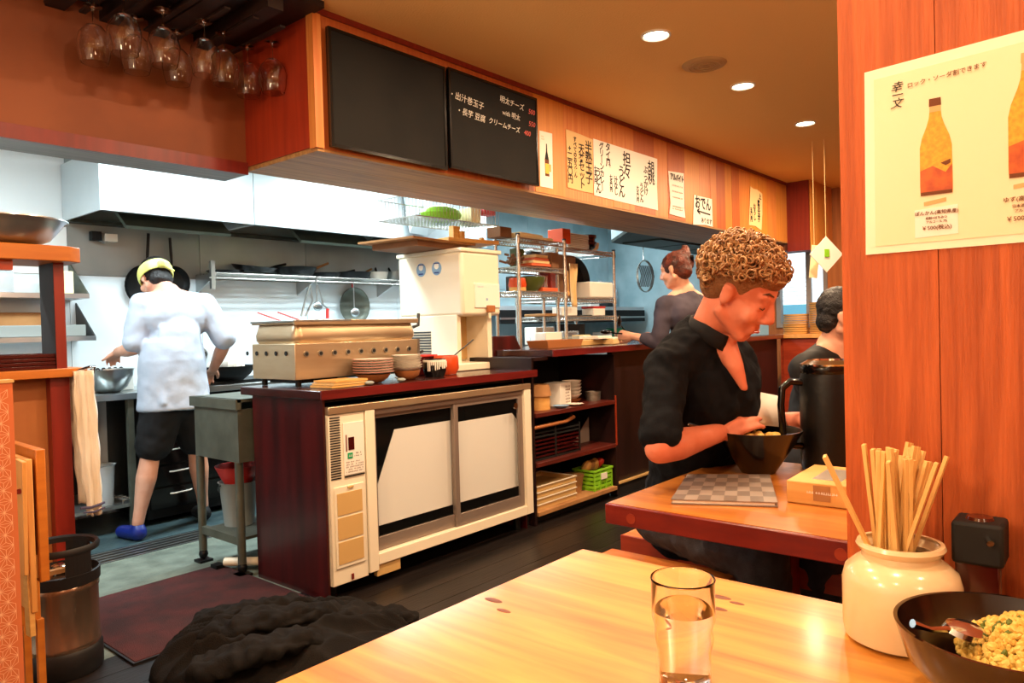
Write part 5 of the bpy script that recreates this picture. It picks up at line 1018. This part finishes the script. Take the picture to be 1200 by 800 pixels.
# soy dispenser & white shaker
t = thing('soy_bottle', 'square soy sauce bottle with black cap and metal spout against the partition', 'bottle', (1.222, .166, .7103)); 
MB().box(-.028, .028, -.028, .028, 0, .125).build('bottle_body', 'soy', t, .004)
MB().box(-.0315, .0315, -.0315, .0315, .118, .178).build('cap', 'black', t, .005); MB().lathe([(.0005, .177), (.018, .178), (.016, .182), (.0005, .182)], n=24).build('button', 'soy', t)
MB().tube([(-.028, -.012, .160), (-.044, -.018, .156)], [.004, .0045], 12).build('spout', 'chrome', t)
t = thing('shaker', 'cream pepper shaker cut off by the right edge of the photo', 'shaker', (1.215, .082, .7103)); MB().lathe([(.0005, 0), (.024, 0), (.026, .06), (.024, .15), (.026, .16), (.026, .19), (.02, .202), (.0005, .204)], n=30).build('shaker_body', 'jar', t)
#@@TABLE2
t = thing('menu_folder', 'grey checked menu folder lying on the red edged table', 'menu', (1.87, .83, .7225)); o = (1.87, .83, .7225)
c4 = [Vector(p) for p in ((1.662, .892), (1.775, .662), (2.085, .80), (1.965, 1.0))]
def q4(u, v): return c4[0].lerp(c4[1], u).lerp(c4[3].lerp(c4[2], u), v)
def qslab(mb, z0, z1, e=0, sh=0):
    mb.add([(q4(u, v).x+sh, q4(u, v).y, z) for z in (z0, z1) for u, v in ((e, e), (1-e, e), (1-e, 1-e), (e, 1-e))], [(3, 2, 1, 0), (4, 5, 6, 7), (0, 1, 5, 4), (1, 2, 6, 5), (2, 3, 7, 6), (3, 0, 4, 7)]); return mb
qslab(MB(o), .7225, .726, 0).build('back_cover', 'menu', t, .001); qslab(MB(o), .726, .732, .02, -.004).build('page', 'wpaper', t); qslab(MB(o), .732, .7355, 0).build('front_cover', 'menu', t, .001)
for i in range(8):
    for j in range(6):
        if (i+j) % 2: continue
        ps = [q4(i/8, j/6), q4((i+1)/8, j/6), q4((i+1)/8, (j+1)/6), q4(i/8, (j+1)/6)]
        MB(o).add([(p.x, p.y, .7357) for p in ps]+[(p.x, p.y, .7352) for p in ps], [(0, 1, 2, 3), (7, 6, 5, 4)]).build('check', 'menu2', t, smooth=0)
t = thing('noodle_bowl', 'wide black ramen bowl on the table in front of the man', 'bowl', (2.165, .865, .7225)); MB().shell([(.05, 0), (.055, .008), (.108, .09), (.132, .130)], .005, n=48).build('bowl_body', 'bowlb', t)
MB().lathe([(.0005, .104), (.107, .104), (.107, .100), (.0005, .100)], n=30).build('soup', 'kraft', t)
mb = MB(); random.seed(6)
for k in range(16): mb.sph((random.uniform(-.05, .07), random.uniform(-.06, .03), .107), (random.uniform(.008, .02),)*2+(.012,), 7, 5)
o_ = mb.build('noodle_toppings', 'rice', None); o_.location = (2.165, .865, .7225); tag(o_, 'pale toppings floating in the black ramen bowl', 'food', kind='stuff')
t = thing('spoon', 'steel spoon handle sticking out left of the black ramen bowl', 'spoon', (2.03, .965, .862)); MB().tube([(.07, -.04, -.015), (.0, 0, .006), (-.05, .035, .02)], [.003, .0035, .005], 8).sph((.09, -.05, -.03), (.02, .014, .006), 10, 6).build('handle', 'chrome', t)
t = thing('thermos_jug', 'tall black insulated jug with loop handle beside the partition', 'jug', (2.335, .705, .7225))
MB().lathe([(.0005, 0), (.082, 0), (.086, .01), (.086, .275), (.080, .295), (.0005, .295)], n=44).build('jug_body', 'iron', t)
MB().lathe([(.080, .292), (.084, .297), (.084, .315), (.076, .325), (.0005, .330)], n=44).build('lid', 'blackg', t); MB().lathe([(.06, .3255), (.082, .317), (.084, .322), (.062, .334), (.06, .3255)], n=40).build('lid_rim', 'chrome', t)
hd = Vector((-.646, .763, 0))
MB().tube([hd*.08+Vector((0, 0, .265)), hd*.12+Vector((0, 0, .27)), hd*.145+Vector((0, 0, .25)), hd*.15+Vector((0, 0, .20)), hd*.145+Vector((0, 0, .11)), hd*.13+Vector((0, 0, .075)), hd*.08+Vector((0, 0, .07))], .011, 10).build('handle', 'blackg', t)
o = (1.93, .55, .7225); t = thing('tissue_box', 'pale wooden tissue box with printed front on the red edged table', 'box', o)
MB().box(-.12, .12, -.085, .085, 0, .056).build('case', 'wood', t, .003); MB().box(-.075, .075, -.035, .035, .0562, .0568).build('slot_panel', 'frglass', t)
t.location = (1.962, .583, .7225); t.rotation_euler = (0, 0, radians(2))
MB().box(-.1212, -.12, -.02, .02, .012, .05).build('print_mark', 'card', t); marks((-.1218, .0, .032), (0, -1, 0), (0, 0, 1), 1, .07, .010, 'wpaper', t)
#@@PEOPLE
def frame(f, u):
    f = Vector(f).normalized(); u = Vector(u); r = f.cross(u).normalized(); u = r.cross(f).normalized(); return r, f, u
def head_prims(mb, C, f, u, s=1.0, ears=True, face=True):
    r, f, u = frame(f, u); C = Vector(C); R = Matrix((r, f, u)).transposed()
    L = lambda x, y, z: C+(r*x+f*y+u*z)*s
    E_ = lambda c, rad: mb.sph(L(*c), tuple(q*s for q in rad), 20, 14, R)
    K = lambda a, b, ra, rb=None: mb.cap(L(*a), L(*b), ra*s, (ra if rb is None else rb)*s, 12)
    E_((0, -.014, .035), (.075, .094, .084)); E_((0, .02, -.03), (.062, .070, .085)); E_((0, .022, .03), (.066, .066, .062))
    E_((0, .058, -.098), (.026, .024, .022))
    for sg in (-1, 1):
        K((sg*.056, -.004, -.055), (sg*.018, .062, -.098), .02, .018)
        if face:
            K((0, .080, .030), (sg*.044, .070, .026), .012, .012); E_((sg*.040, .062, -.032), (.024, .022, .026)); E_((sg*.031, .074, .004), (.015, .012, .011))
            E_((sg*.011, .096, -.036), (.010, .012, .009))
        if ears:
            E_((sg*.077, -.004, -.006), (.009, .018, .031)); K((sg*.082, -.012, .018), (sg*.083, .004, .014), .006); K((sg*.084, -.016, .016), (sg*.080, -.010, -.022), .006, .006)
    if face:
        K((0, .086, .018), (0, .108, -.026), .009, .013); K((-.019, .084, -.064), (.019, .084, -.064), .0075); K((-.016, .083, -.074), (.016, .083, -.074), .008); K((0, .085, -.062), (0, .088, -.066), .008)
    return L, R
def hand_prims(mb, W, d, pn, side, s=1.0, curl=.5, spread=.12, thumb=.6, grip=0.0):
    """W wrist, d towards the fingers, pn palm normal (palm faces that way); side=+1: thumb on d x pn"""
    W = Vector(W); d = Vector(d).normalized(); pn = Vector(pn); pn = (pn-d*pn.dot(d)).normalized(); t = d.cross(pn)*side
    tips = []
    for i, (off, L) in enumerate(((.028, .072), (.009, .080), (-.010, .074), (-.028, .058))):
        k = W+(d*.088+t*off)*s-(d*.006*abs(i-1.2)*s)
        mb.cap(W+t*off*.55*s+d*.012*s, k, .0125*s, .0105*s, 10)
        dd = (d+t*spread*(off/.028)).normalized(); p = k; a = curl*.35*(1+.12*i)
        for j, (fr, rr) in enumerate(((.46, .0092), (.30, .0084), (.24, .0074))):
            dv = dd*cos(a)+pn*sin(a); q = p+dv*L*fr*s*1.05; mb.cap(p, q, rr*1.04*s, rr*.95*s, 10); p = q; a += curl*(.75 if j == 0 else .6)
        tips.append(p)
    mb.cap(W+d*.03*s, W+d*.07*s, .02*s, .019*s, 12)
    b = W+(d*.022+t*.022+pn*.006)*s; k1 = b+(d*.034+t*.024*thumb*1.6+pn*.012)*s; k2 = k1+(d*.032+t*.018*thumb+pn*.004)*s; k3 = k2+(d*.024+t*.006*thumb)*s
    mb.cap(b, k1, .016*s, .012*s, 10); mb.cap(k1, k2, .0108*s, .0098*s, 10); mb.cap(k2, k3, .0096*s, .0085*s, 10)
    return tips
def limb(mb, pts, rs):
    for a, b, ra, rb in zip(pts, pts[1:], rs, rs[1:]): mb.cap(a, b, ra, rb, 16)
V = Vector
# ================================================= seated man in black
man = thing('person', 'man with curly light brown hair in a black short sleeved shirt, seated and looking down', 'person', (2.2, 1.15, 0)); O = (2.2, 1.15, 0)
hd_c = V((2.06, .865, 1.268)); hf = V((.03, -.80, -.60)); hf = V((.06, -.83, -.55)); hu = V((-.06, -.52, .85))
mb = MB(O)
L, R_ = head_prims(mb, hd_c, hf, hu, 1.09)
neckb = V((2.085, .985, 1.135)); 
mb.cap(L(0, -.03, -.04), neckb, .056, .062, 18)
shR, elR, wrR = V((1.925, 1.035, 1.055)), V((1.775, .985, .838)), V((2.04, .935, .852))
shL, elL, wrL = V((2.25, .965, 1.06)), V((2.32, .95, .84)), V((2.36, .80, .86))
hipC = V((2.33, 1.20, .55)); ch = V((2.14, 1.02, .98)); belly = V((2.26, 1.13, .72))
limb(mb, [neckb, ch, belly, hipC], [.066, .095, .10, .11])
mb.cap(neckb+V((.0, -.045, .0)), V((2.075, .893, 1.05)), .042, .026, 14); mb.cap(V((2.075, .893, 1.05)), V((2.078, .868, .985)), .026, .012, 14)
limb(mb, [neckb+V((0, .02, -.05)), shR], [.04, .045]); limb(mb, [neckb+V((0, .02, -.05)), shL], [.04, .045])
limb(mb, [shR, shR.lerp(elR, .5), elR], [.052, .047, .040]); limb(mb, [elR, elR.lerp(wrR, .3), elR.lerp(wrR, .75), wrR], [.041, .046, .034, .029])
limb(mb, [shL, elL], [.052, .040]); limb(mb, [elL, wrL], [.041, .029])
hand_prims(mb, wrR+V((.01, 0, .0)), (.62, -.30, .22), (.55, .55, -.55), -1, 1.08, curl=.4, spread=.12, thumb=1.7)
hand_prims(mb, wrL, (-.2, -.8, .1), (0, 0, -1), -1, 1.08, curl=.6)
hR, hL = V((2.20, 1.22, .53)), V((2.43, 1.16, .53)); kR, kL = V((2.03, .80, .50)), V((2.30, .72, .50)); aR, aL = V((2.10, .86, .09)), V((2.36, .74, .09))
limb(mb, [hR, kR, aR], [.09, .06, .042]); limb(mb, [hL, kL, aL], [.09, .06, .042])
body = blob('body', mb, 'skin', man, .0062, 5)
# shirt
mb = MB(O)
limb(mb, [neckb+V((.01, .025, -.018)), ch+V((.0, .0, .02)), belly, V((2.31, 1.17, .60)), V((2.32, 1.19, .50))], [.092, .142, .142, .148, .152])
mb.sph(ch+V((-.01, 0, -.02)), (.165, .135, .165), 20, 14); mb.sph(ch+V((.05, -.025, -.03)), (.15, .125, .17), 20, 14)
limb(mb, [neckb+V((-.02, .03, -.022)), shR.lerp(neckb, .35)+V((0, .02, -.015)), shR], [.078, .074, .066]); limb(mb, [neckb+V((.03, .02, -.03)), shL], [.076, .066])
limb(mb, [shR, shR.lerp(elR, .5), shR.lerp(elR, .86)], [.064, .060, .062]); limb(mb, [shL, shL.lerp(elL, .9)], [.062, .058])
shirt = blob('shirt', mb, 'shirt', man, .007, 5, disp=.024, dscale=.055)
mb = MB(O)
ringp = []
rr_, ff_, uu_ = frame(V((.1, -.9, -.35)), V((0, -.4, .9)))
for k in range(25):
    a = radians(118+k*(300/24)); ringp.append(neckb+rr_*.072*cos(a)+V((0, 0, 0))+ff_*(.070*sin(a)*1.0)*(1)+uu_*(.012-.02*max(0, sin(a)))+V((0, -.012, .0)))
for (a, b) in zip(ringp, ringp[1:]):
    up_ = uu_*.034
    mb.add([a-up_*.4, b-up_*.4, b+up_, a+up_], [(0, 1, 2, 3)])
c_ = mb.build('collar', 'shirtl', man, 0, 0, weld=True); s = c_.modifiers.new('s', 'SOLIDIFY'); s.thickness = .006; s.offset = 1; _sm(c_)
# trousers
mb = MB(O)
limb(mb, [V((2.33, 1.21, .54)), hR, hR.lerp(kR, .6), kR, kR.lerp(aR, .5), aR+V((0, 0, .03))], [.14, .10, .088, .075, .07, .062]); limb(mb, [V((2.35, 1.2, .54)), hL, kL, kL.lerp(aL, .5), aL+V((0, 0, .03))], [.14, .10, .075, .07, .062])
blob('trousers', mb, 'jeans', man, .010, 4, disp=.022, dscale=.05)
for a in (aR, aL):
    mb = MB(O); mb.cap(a+V((0, .03, -.045)), a+V((-.01, -.13, -.058)), .042, .034, 12); blob('shoe', mb, 'black', man, .009, 3)
# hair: base cap plus curls
mb = MB(O); Rm = R_
mb.sph(L(0, -.022, .046), tuple(q*1.09 for q in (.083, .100, .086)), 24, 16, Rm); mb.sph(L(0, -.055, -.0), tuple(q*1.09 for q in (.070, .062, .065)), 20, 12, Rm); mb.sph(L(0, .045, .075), tuple(q*1.09 for q in (.062, .050, .042)), 18, 12, Rm)
hb = blob('hair', mb, 'hcurl2', man, .008, 4)
mb = MB(O); random.seed(33); cnt = 0
while cnt < 1700:
    d = V((random.gauss(0, 1), random.gauss(0, 1), random.gauss(0, 1))).normalized()
    x, y, z = d
    if z < -.62: continue
    if y > .30 and z < .26+.16*(1-abs(x)): continue
    if y > -.12 and z < .08 and abs(x) > .5: continue
    if z < -.1 and y > -.45: continue
    thick = random.uniform(.002, .024)*(1 if z > -.1 else .6)
    p = L(x*(.083+thick), -.020+y*(.099+thick), .040+z*(.088+thick))
    R3 = Euler((random.random()*6, random.random()*6, random.random()*6)).to_matrix(); rad = random.uniform(.0075, .0125)
    pts = [p+R3 @ V((rad*cos(a), rad*sin(a), a*.0016)) for a in [i*.75 for i in range(10)]]
    mb.tube(pts, [.0012]+[.0031]*8+[.0012], 5, caps=False); cnt += 1
o_ = mb.build('curl', 'hcurl', man, 0, 0); _sm(o_); o_['kind'] = 'stuff'; o_.parent = hb
mb = MB(O)
for sg in (-1, 1): mb = MB(O).tube([L(sg*.014, .0885, .036), L(sg*.034, .080, .041), L(sg*.050, .070, .034)], [.002, .0035, .0015], 6); mb.build('eyebrow', 'brow', man)
mb = MB(O)
for sg in (-1, 1): MB(O).tube([L(sg*.020, .0845, -.001), L(sg*.031, .0855, -.004), L(sg*.042, .080, -.001)], .0016, 5).build('eyelid', 'brow', man)
MB(O).tube([L(-.019, .0925, -.069), L(0, .0955, -.069), L(.019, .0925, -.069)], [.002, .0045, .002], 6).build('lips', 'lip', man)
# papers the man holds
t = thing('paper_sheets', 'folded white paper sheets beside the man\'s hand, behind the black jug', 'paper', (2.215, .945, .880))
for k in range(3):
    mb = MB()
    for i in range(9):
        for j in (0, 1): mb.v.append((-.13+.035*i, (j-.5)*.10+.0, .012*k+.035*sin(i*.38+k*.25)-.0+.02*j))
    for i in range(8): mb.f.append((2*i, 2*i+2, 2*i+3, 2*i+1))
    q = mb.build('sheet', 'wpaper', t, 0, 0); s = q.modifiers.new('s', 'SOLIDIFY'); s.thickness = .0025; _sm(q); q.rotation_euler = (radians(55), 0, radians(-40+4*k))
# ================================================= cook, seen from behind
ck = thing('person', 'cook in a white coat and yellow bandana standing with his back to the camera', 'person', (2.035, 4.45, 0)); O = (2.0, 4.45, 0)
mb = MB(O); hc = V((2.0, 4.60, 1.545)); L, R_ = head_prims(mb, hc, (-.12, .85, -.5), (0, .45, .9), 1.04)
nk = V((2.03, 4.50, 1.44)); mb.cap(L(0, -.03, -.03), nk, .055, .06)
sL, eL, hLd = V((1.875, 4.49, 1.375)), V((1.82, 4.50, 1.12)), V((1.83, 4.76, 1.10)); sR, eR, hRd = V((2.225, 4.43, 1.375)), V((2.33, 4.38, 1.15)), V((2.345, 4.58, .965))
limb(mb, [nk, V((2.03, 4.46, 1.2)), V((2.0, 4.42, .9))], [.08, .12, .13]); limb(mb, [nk, sL], [.06, .055]); limb(mb, [nk, sR], [.06, .055])
limb(mb, [sL, eL], [.05, .04]); limb(mb, [eL, eL.lerp(hLd, .4), hLd], [.04, .042, .028]); limb(mb, [sR, eR], [.05, .04]); limb(mb, [eR, eR.lerp(hRd, .4), hRd], [.04, .042, .028])
hand_prims(mb, hLd, (.1, .8, -.2), (0, -.2, -1), 1, 1.04, curl=.9); hand_prims(mb, hRd, (.1, .8, -.35), (0, -.2, -1), -1, 1.04, curl=.9)
hpL, hpR = V((1.93, 4.43, .88)), V((2.10, 4.40, .88)); knL, knR = V((1.87, 4.46, .46)), V((2.16, 4.46, .46)); anL, anR = V((1.78, 4.44, .10)), V((2.23, 4.55, .10))
limb(mb, [hpL, knL, knL.lerp(anL, .3), knL.lerp(anL, .8), anL], [.085, .054, .058, .036, .033]); limb(mb, [hpR, knR, knR.lerp(anR, .3), knR.lerp(anR, .8), anR], [.085, .054, .058, .036, .033])
for a, dx in ((anL, -.03), (anR, .03)): mb.cap(a+V((0, 0, -.045)), a+V((dx, .13, -.06)), .036, .028)
blob('body', mb, 'skinp', ck, .007, 5)
mb = MB(O)
mb.sph((2.05, 4.46, 1.30), (.215, .125, .155), 22, 14); limb(mb, [V((2.03, 4.47, 1.38)), V((2.04, 4.45, 1.2)), V((2.03, 4.43, 1.0))], [.10, .15, .155])
for k in range(10):
    z = 1.05-.032*k; wd = .185+.0030*k*1.2
    pass
limb(mb, [V((2.0, 4.5, 1.39)), sL, sL.lerp(eL, .85)], [.075, .078, .072]); limb(mb, [V((2.1, 4.47, 1.39)), sR, sR.lerp(eR, .92)], [.075, .078, .072])
mb.lathe([(.0005, .03), (.18, .0), (.186, .01), (.176, .30), (.15, .42), (.0005, .45)], c=(2.015, 4.435, .745), n=40, T=Matrix.Diagonal((1.12, .92, 1)))
for x0, z0, x1, z1, dy, r in ((1.93, 1.24, 1.90, .80, .020, .024), (2.00, 1.16, 1.985, .78, .004, .022), (2.08, 1.22, 2.10, .80, .010, .024), (2.14, 1.10, 2.16, .78, .030, .022)):
    mb.cap(V((x0, 4.345+dy, z0)), V((x1, 4.292+dy, z1)), r*.8, r*1.15, 12)
blob('coat', mb, 'coat', ck, .008, 5, disp=.016, dscale=.11)
mb = MB(O); mb.cap(V((2.02, 4.42, .9)), V((2.02, 4.42, .8)), .14, .14); limb(mb, [V((1.95, 4.42, .80)), V((1.895, 4.45, .55))], [.125, .108]); limb(mb, [V((2.10, 4.42, .80)), V((2.15, 4.45, .55))], [.125, .108])
blob('shorts', mb, 'dcloth', ck, .010, 5, disp=.02, dscale=.08)
mb = MB(O); mb.sph(L(0, -.018, .040), tuple(q*1.04 for q in (.083, .102, .090)), 22, 14, R_); mb.sph(L(0, -.055, -.035), tuple(q*1.04 for q in (.072, .052, .05)), 18, 10, R_); blob('hair', mb, 'hblack', ck, .007, 3, disp=.006, dscale=.02)
mb = MB(O)
mb.lathe([(.086, -.034), (.094, -.03), (.0985, -.008), (.098, .018), (.092, .036), (.082, .036), (.086, 0), (.086, -.034)], c=L(0, -.018, .018), n=36, T=R_ @ Euler((radians(-8), radians(8), 0)).to_matrix() @ Matrix.Diagonal((1.0, 1.15, 1.15)))
mb.sph(L(-.02, -.128, .02), (.022, .022, .028), 10, 8); mb.cap(L(-.02, -.128, .02), L(.04, -.135, -.028), .012, .007)
blob('bandana', mb, 'band', ck, .005, 2)
for a, dx in ((anL, -.03), (anR, .03)):
    mb = MB(O); mb.cap(a+V((0, -.01, -.055)), a+V((dx, .15, -.065)), .045, .038); mb.cap(a+V((0, -.01, -.05)), a+V((0, 0, -.03)), .045, .04); blob('clog', mb, 'dblue' if dx < 0 else 'black', ck, .008, 3)
# ================================================= woman with tied hair
wm = thing('person', 'woman with tied up auburn hair in a purple grey top, reaching to the counter', 'person', (4.55, 2.33, 0)); O = (4.55, 2.33, 0)
mb = MB(O); hc = V((4.548, 2.372, 1.545)); L, R_ = head_prims(mb, hc, (-.10, .92, -.22), (0, .2, 1), 1.0)
nk = V((4.60, 2.33, 1.40)); mb.cap(L(0, -.025, -.03), nk, .048, .053)
sL, eL, hLd = V((4.44, 2.40, 1.30)), V((4.40, 2.42, 1.06)), V((4.40, 2.62, 1.10)); sR, eR, hRd = V((4.77, 2.24, 1.30)), V((4.86, 2.30, 1.06)), V((4.60, 2.55, 1.09))
limb(mb, [nk, V((4.60, 2.31, 1.15)), V((4.60, 2.29, .9))], [.07, .11, .12]); limb(mb, [nk, sL], [.05, .05]); limb(mb, [nk, sR], [.05, .05])
limb(mb, [sL, eL, hLd], [.045, .038, .026]); limb(mb, [sR, eR, hRd], [.045, .038, .026])
hand_prims(mb, hLd, (-.1, .9, .1), (.9, .1, 0), 1, .98, curl=.9); hand_prims(mb, hRd, (-.6, .6, .1), (-.6, -.2, -.5), -1, .98, curl=.9)
for sx in (-.08, .08): limb(mb, [V((4.60+sx, 2.28, .88)), V((4.60+sx, 2.28, .48)), V((4.60+sx, 2.26, .09))], [.08, .055, .035]); mb.cap(V((4.60+sx, 2.26, .045)), V((4.60+sx, 2.40, .035)), .035, .028)
blob('body', mb, 'skinp', wm, .009, 4)
mb = MB(O); mb.sph((4.605, 2.32, 1.24), (.19, .12, .15), 20, 12); limb(mb, [V((4.6, 2.31, 1.33)), V((4.60, 2.30, 1.1)), V((4.60, 2.29, .88))], [.085, .13, .145])
limb(mb, [V((4.56, 2.34, 1.33)), sL, eL, eL.lerp(hLd, .55)], [.065, .066, .055, .045]); limb(mb, [V((4.65, 2.3, 1.33)), sR, eR, eR.lerp(hRd, .55)], [.065, .066, .055, .045])
blob('top', mb, 'ptop', wm, .010, 5, disp=.02, dscale=.08)
mb = MB(O); mb.cap(V((4.6, 2.29, .92)), V((4.6, 2.28, .82)), .145, .14)
for sx in (-.08, .08): limb(mb, [V((4.60+sx, 2.28, .82)), V((4.60+sx, 2.28, .48)), V((4.60+sx, 2.26, .12))], [.10, .075, .06])
blob('trousers', mb, 'dcloth', wm, .014, 4)
mb = MB(O); mb.sph(L(0, -.022, .035), (.085, .104, .092), 20, 14, R_); mb.sph(L(0, -.06, -.02), (.07, .06, .065), 18, 10, R_); mb.sph(L(.02, -.085, .085), (.045, .045, .05), 14, 10, R_); mb.sph(L(.05, -.09, .12), (.03, .03, .04), 12, 8, R_); mb.sph(L(.055, -.10, .03), (.03, .03, .045), 12, 8, R_)
blob('hair', mb, 'hred', wm, .009, 3, disp=.015, dscale=.025)
MB(O).obox(L(.035, -.125, .045), (.025, .012, .012), .5, 0, .8).build('hair_clip', 'blackg', wm, .004)
one('serving_ladle', MB().tube([(0, 0, 0), (-.09, .05, .01), (-.12, .06, .015)], .005, 6).sph((-.15, .08, .02), (.045, .04, .015), 12, 8), 'blackg', 'black serving ladle held in the woman\'s hands', 'ladle', loc=(4.42, 2.68, 1.115))
one('serving_spoon', MB().tube([(0, 0, 0), (-.03, .02, .05)], .005, 6).sph((-.04, .03, .085), (.022, .012, .04), 12, 8), 'blackg', 'upright black spoon above the woman\'s hands', 'spoon', loc=(4.42, 2.69, 1.125))
# ================================================= guest with black hair at the partition
g = thing('person', 'guest with short black hair in a black jacket, mostly hidden behind the right partition', 'person', (3.6, 1.0, 0)); O = (3.6, 1.0, 0)
mb = MB(O); hc = V((3.60, 1.015, 1.19)); L, R_ = head_prims(mb, hc, (.25, -.93, -.15), (0, -.1, 1), 1.06)
nk = V((3.62, 1.07, 1.05)); mb.cap(L(0, -.03, -.03), nk, .055, .06); sA, sB = V((3.46, 1.14, .95)), V((3.82, 1.02, .95)); el1, w1 = V((3.42, 1.02, .74)), V((3.55, .80, .78)); el2, w2 = V((3.88, .92, .74)), V((3.8, .72, .78))
limb(mb, [nk, V((3.64, 1.13, .8)), V((3.66, 1.17, .55))], [.08, .12, .13]); limb(mb, [nk, sA, el1, w1], [.06, .055, .04, .03]); limb(mb, [nk, sB, el2, w2], [.06, .055, .04, .03])
hand_prims(mb, w1, (.1, -.9, 0), (0, 0, -1), -1, 1.05); hand_prims(mb, w2, (-.1, -.9, 0), (0, 0, -1), 1, 1.05)
for sx in (-.1, .1): limb(mb, [V((3.65+sx, 1.15, .52)), V((3.66+sx, .75, .52)), V((3.66+sx, .78, .08))], [.09, .06, .04]); mb.cap(V((3.66+sx, .8, .045)), V((3.66+sx, .66, .035)), .038, .03)
blob('body', mb, 'skinp', g, .009, 4)
mb = MB(O); mb.sph((3.64, 1.11, .88), (.22, .14, .17), 20, 12); limb(mb, [nk+V((0, .02, -.045)), V((3.64, 1.13, .8)), V((3.66, 1.17, .52))], [.085, .15, .165]); limb(mb, [nk+V((-.02, .03, -.06)), sA, el1, el1.lerp(w1, .85)], [.085, .085, .065, .048]); limb(mb, [nk+V((.03, 0, -.05)), sB, el2, el2.lerp(w2, .85)], [.08, .08, .065, .048])
blob('jacket', mb, 'black', g, .011, 5, disp=.02, dscale=.09)
mb = MB(O)
for sx in (-.1, .1): limb(mb, [V((3.65+sx, 1.17, .50)), V((3.66+sx, .75, .52)), V((3.66+sx, .78, .12))], [.12, .075, .065])
blob('trousers', mb, 'dcloth', g, .014, 4)
mb = MB(O); mb.sph(L(0, -.022, .042), tuple(q*1.06 for q in (.084, .100, .090)), 20, 14, R_); mb.sph(L(0, -.055, -.02), tuple(q*1.06 for q in (.074, .058, .065)), 18, 10, R_)
for sg in (-1, 1): mb.cap(L(sg*.074, .01, .03), L(sg*.076, .008, -.012), .014, .008)
blob('hair', mb, 'hblack', g, .007, 3, disp=.012, dscale=.02)
# seat of that guest and the red cabinet with wooden trays
t = thing('bench', 'dark bench under the guest with black hair', 'bench', (3.66, 1.2, 0)); MB().box(-.5, .5, -.2, .2, .37, .41).build('seat', 'bench', t, .003)
for x in (-.45, .45): MB().box(x-.03, x+.03, -.15, .15, 0, .37).build('leg', 'tedge', t)
CX, CY, CZ = 7.4, 2.72, 1.04
t = thing('red_cabinet', 'red wooden cabinet with pale top carrying the wooden tray stacks', 'cabinet', (7.7, 2.45, 0)); o = (7.7, 2.45, 0)
MB(o).box(7.40, 8.0, 2.0, 2.70, 0, 1.0).build('carcass', 'bencr', t, .003); MB(o).box(7.37, 8.02, 1.98, 2.72, 1.0, CZ).build('top', 'owood2', t, .003)
MB(o).box(7.39, 7.402, 2.03, 2.34, .05, .96).build('door', 'bencr', t, .002); MB(o).box(7.39, 7.402, 2.36, 2.67, .05, .96).build('door', 'bencr', t, .002)
q = None
for i, (x, y, n, lb) in enumerate(((7.53, 2.585, 9, 'shorter'), (7.53, 2.325, 14, 'taller'))):
    for k in range(n):
        nm = ['bottom', 'second', 'third', 'fourth', 'fifth', 'sixth', 'seventh', 'eighth', 'ninth', 'tenth', 'eleventh', 'twelfth', 'thirteenth', 'topmost'][k if k < n-1 else 13]
        lbl = 'round pale wooden tray, %s of the %s stack on the red cabinet' % (nm, lb)
        if q is None:
            q = thing('round_tray', lbl, 'tray', (x, y, CZ), group='round wooden trays on the red cabinet'); MB().lathe([(.0005, 0), (.11, 0), (.122, .004), (.125, .020), (.120, .020), (.115, .007), (.0005, .006)], n=26).build('disc', 'wood', q)
        else: dup(q, (x+random.uniform(-.006, .006), y+random.uniform(-.006, .006), CZ+k*.0225), k*.5, lbl)
# things hanging at the right end
t = thing('paper_charm', 'white paper charm with green mark hanging near the right partition', 'ornament', (6.0, 1.815, 1.69))
MB().obox((0, 0, 0), (.10, .004, .10), radians(-40), 0, radians(45)).build('card', 'wpaper', t); MB().tube([(0, 0, .12), (0, 0, .90)], .002, 5).build('string', 'tanp', t); MB().obox((-.008, -.008, .01), (.02, .002, .03), radians(-40)).build('green_mark', 'lime', t)
t = thing('paper_charm', 'cream paper strip hanging left of the white charm', 'ornament', (6.0, 1.905, 1.67))
MB().obox((0, 0, -.03), (.035, .004, .13), radians(-40), 0, .12).build('strip', 'yelp', t); MB().tube([(0, 0, .10), (0, 0, .92)], .002, 5).build('string', 'tanp', t)
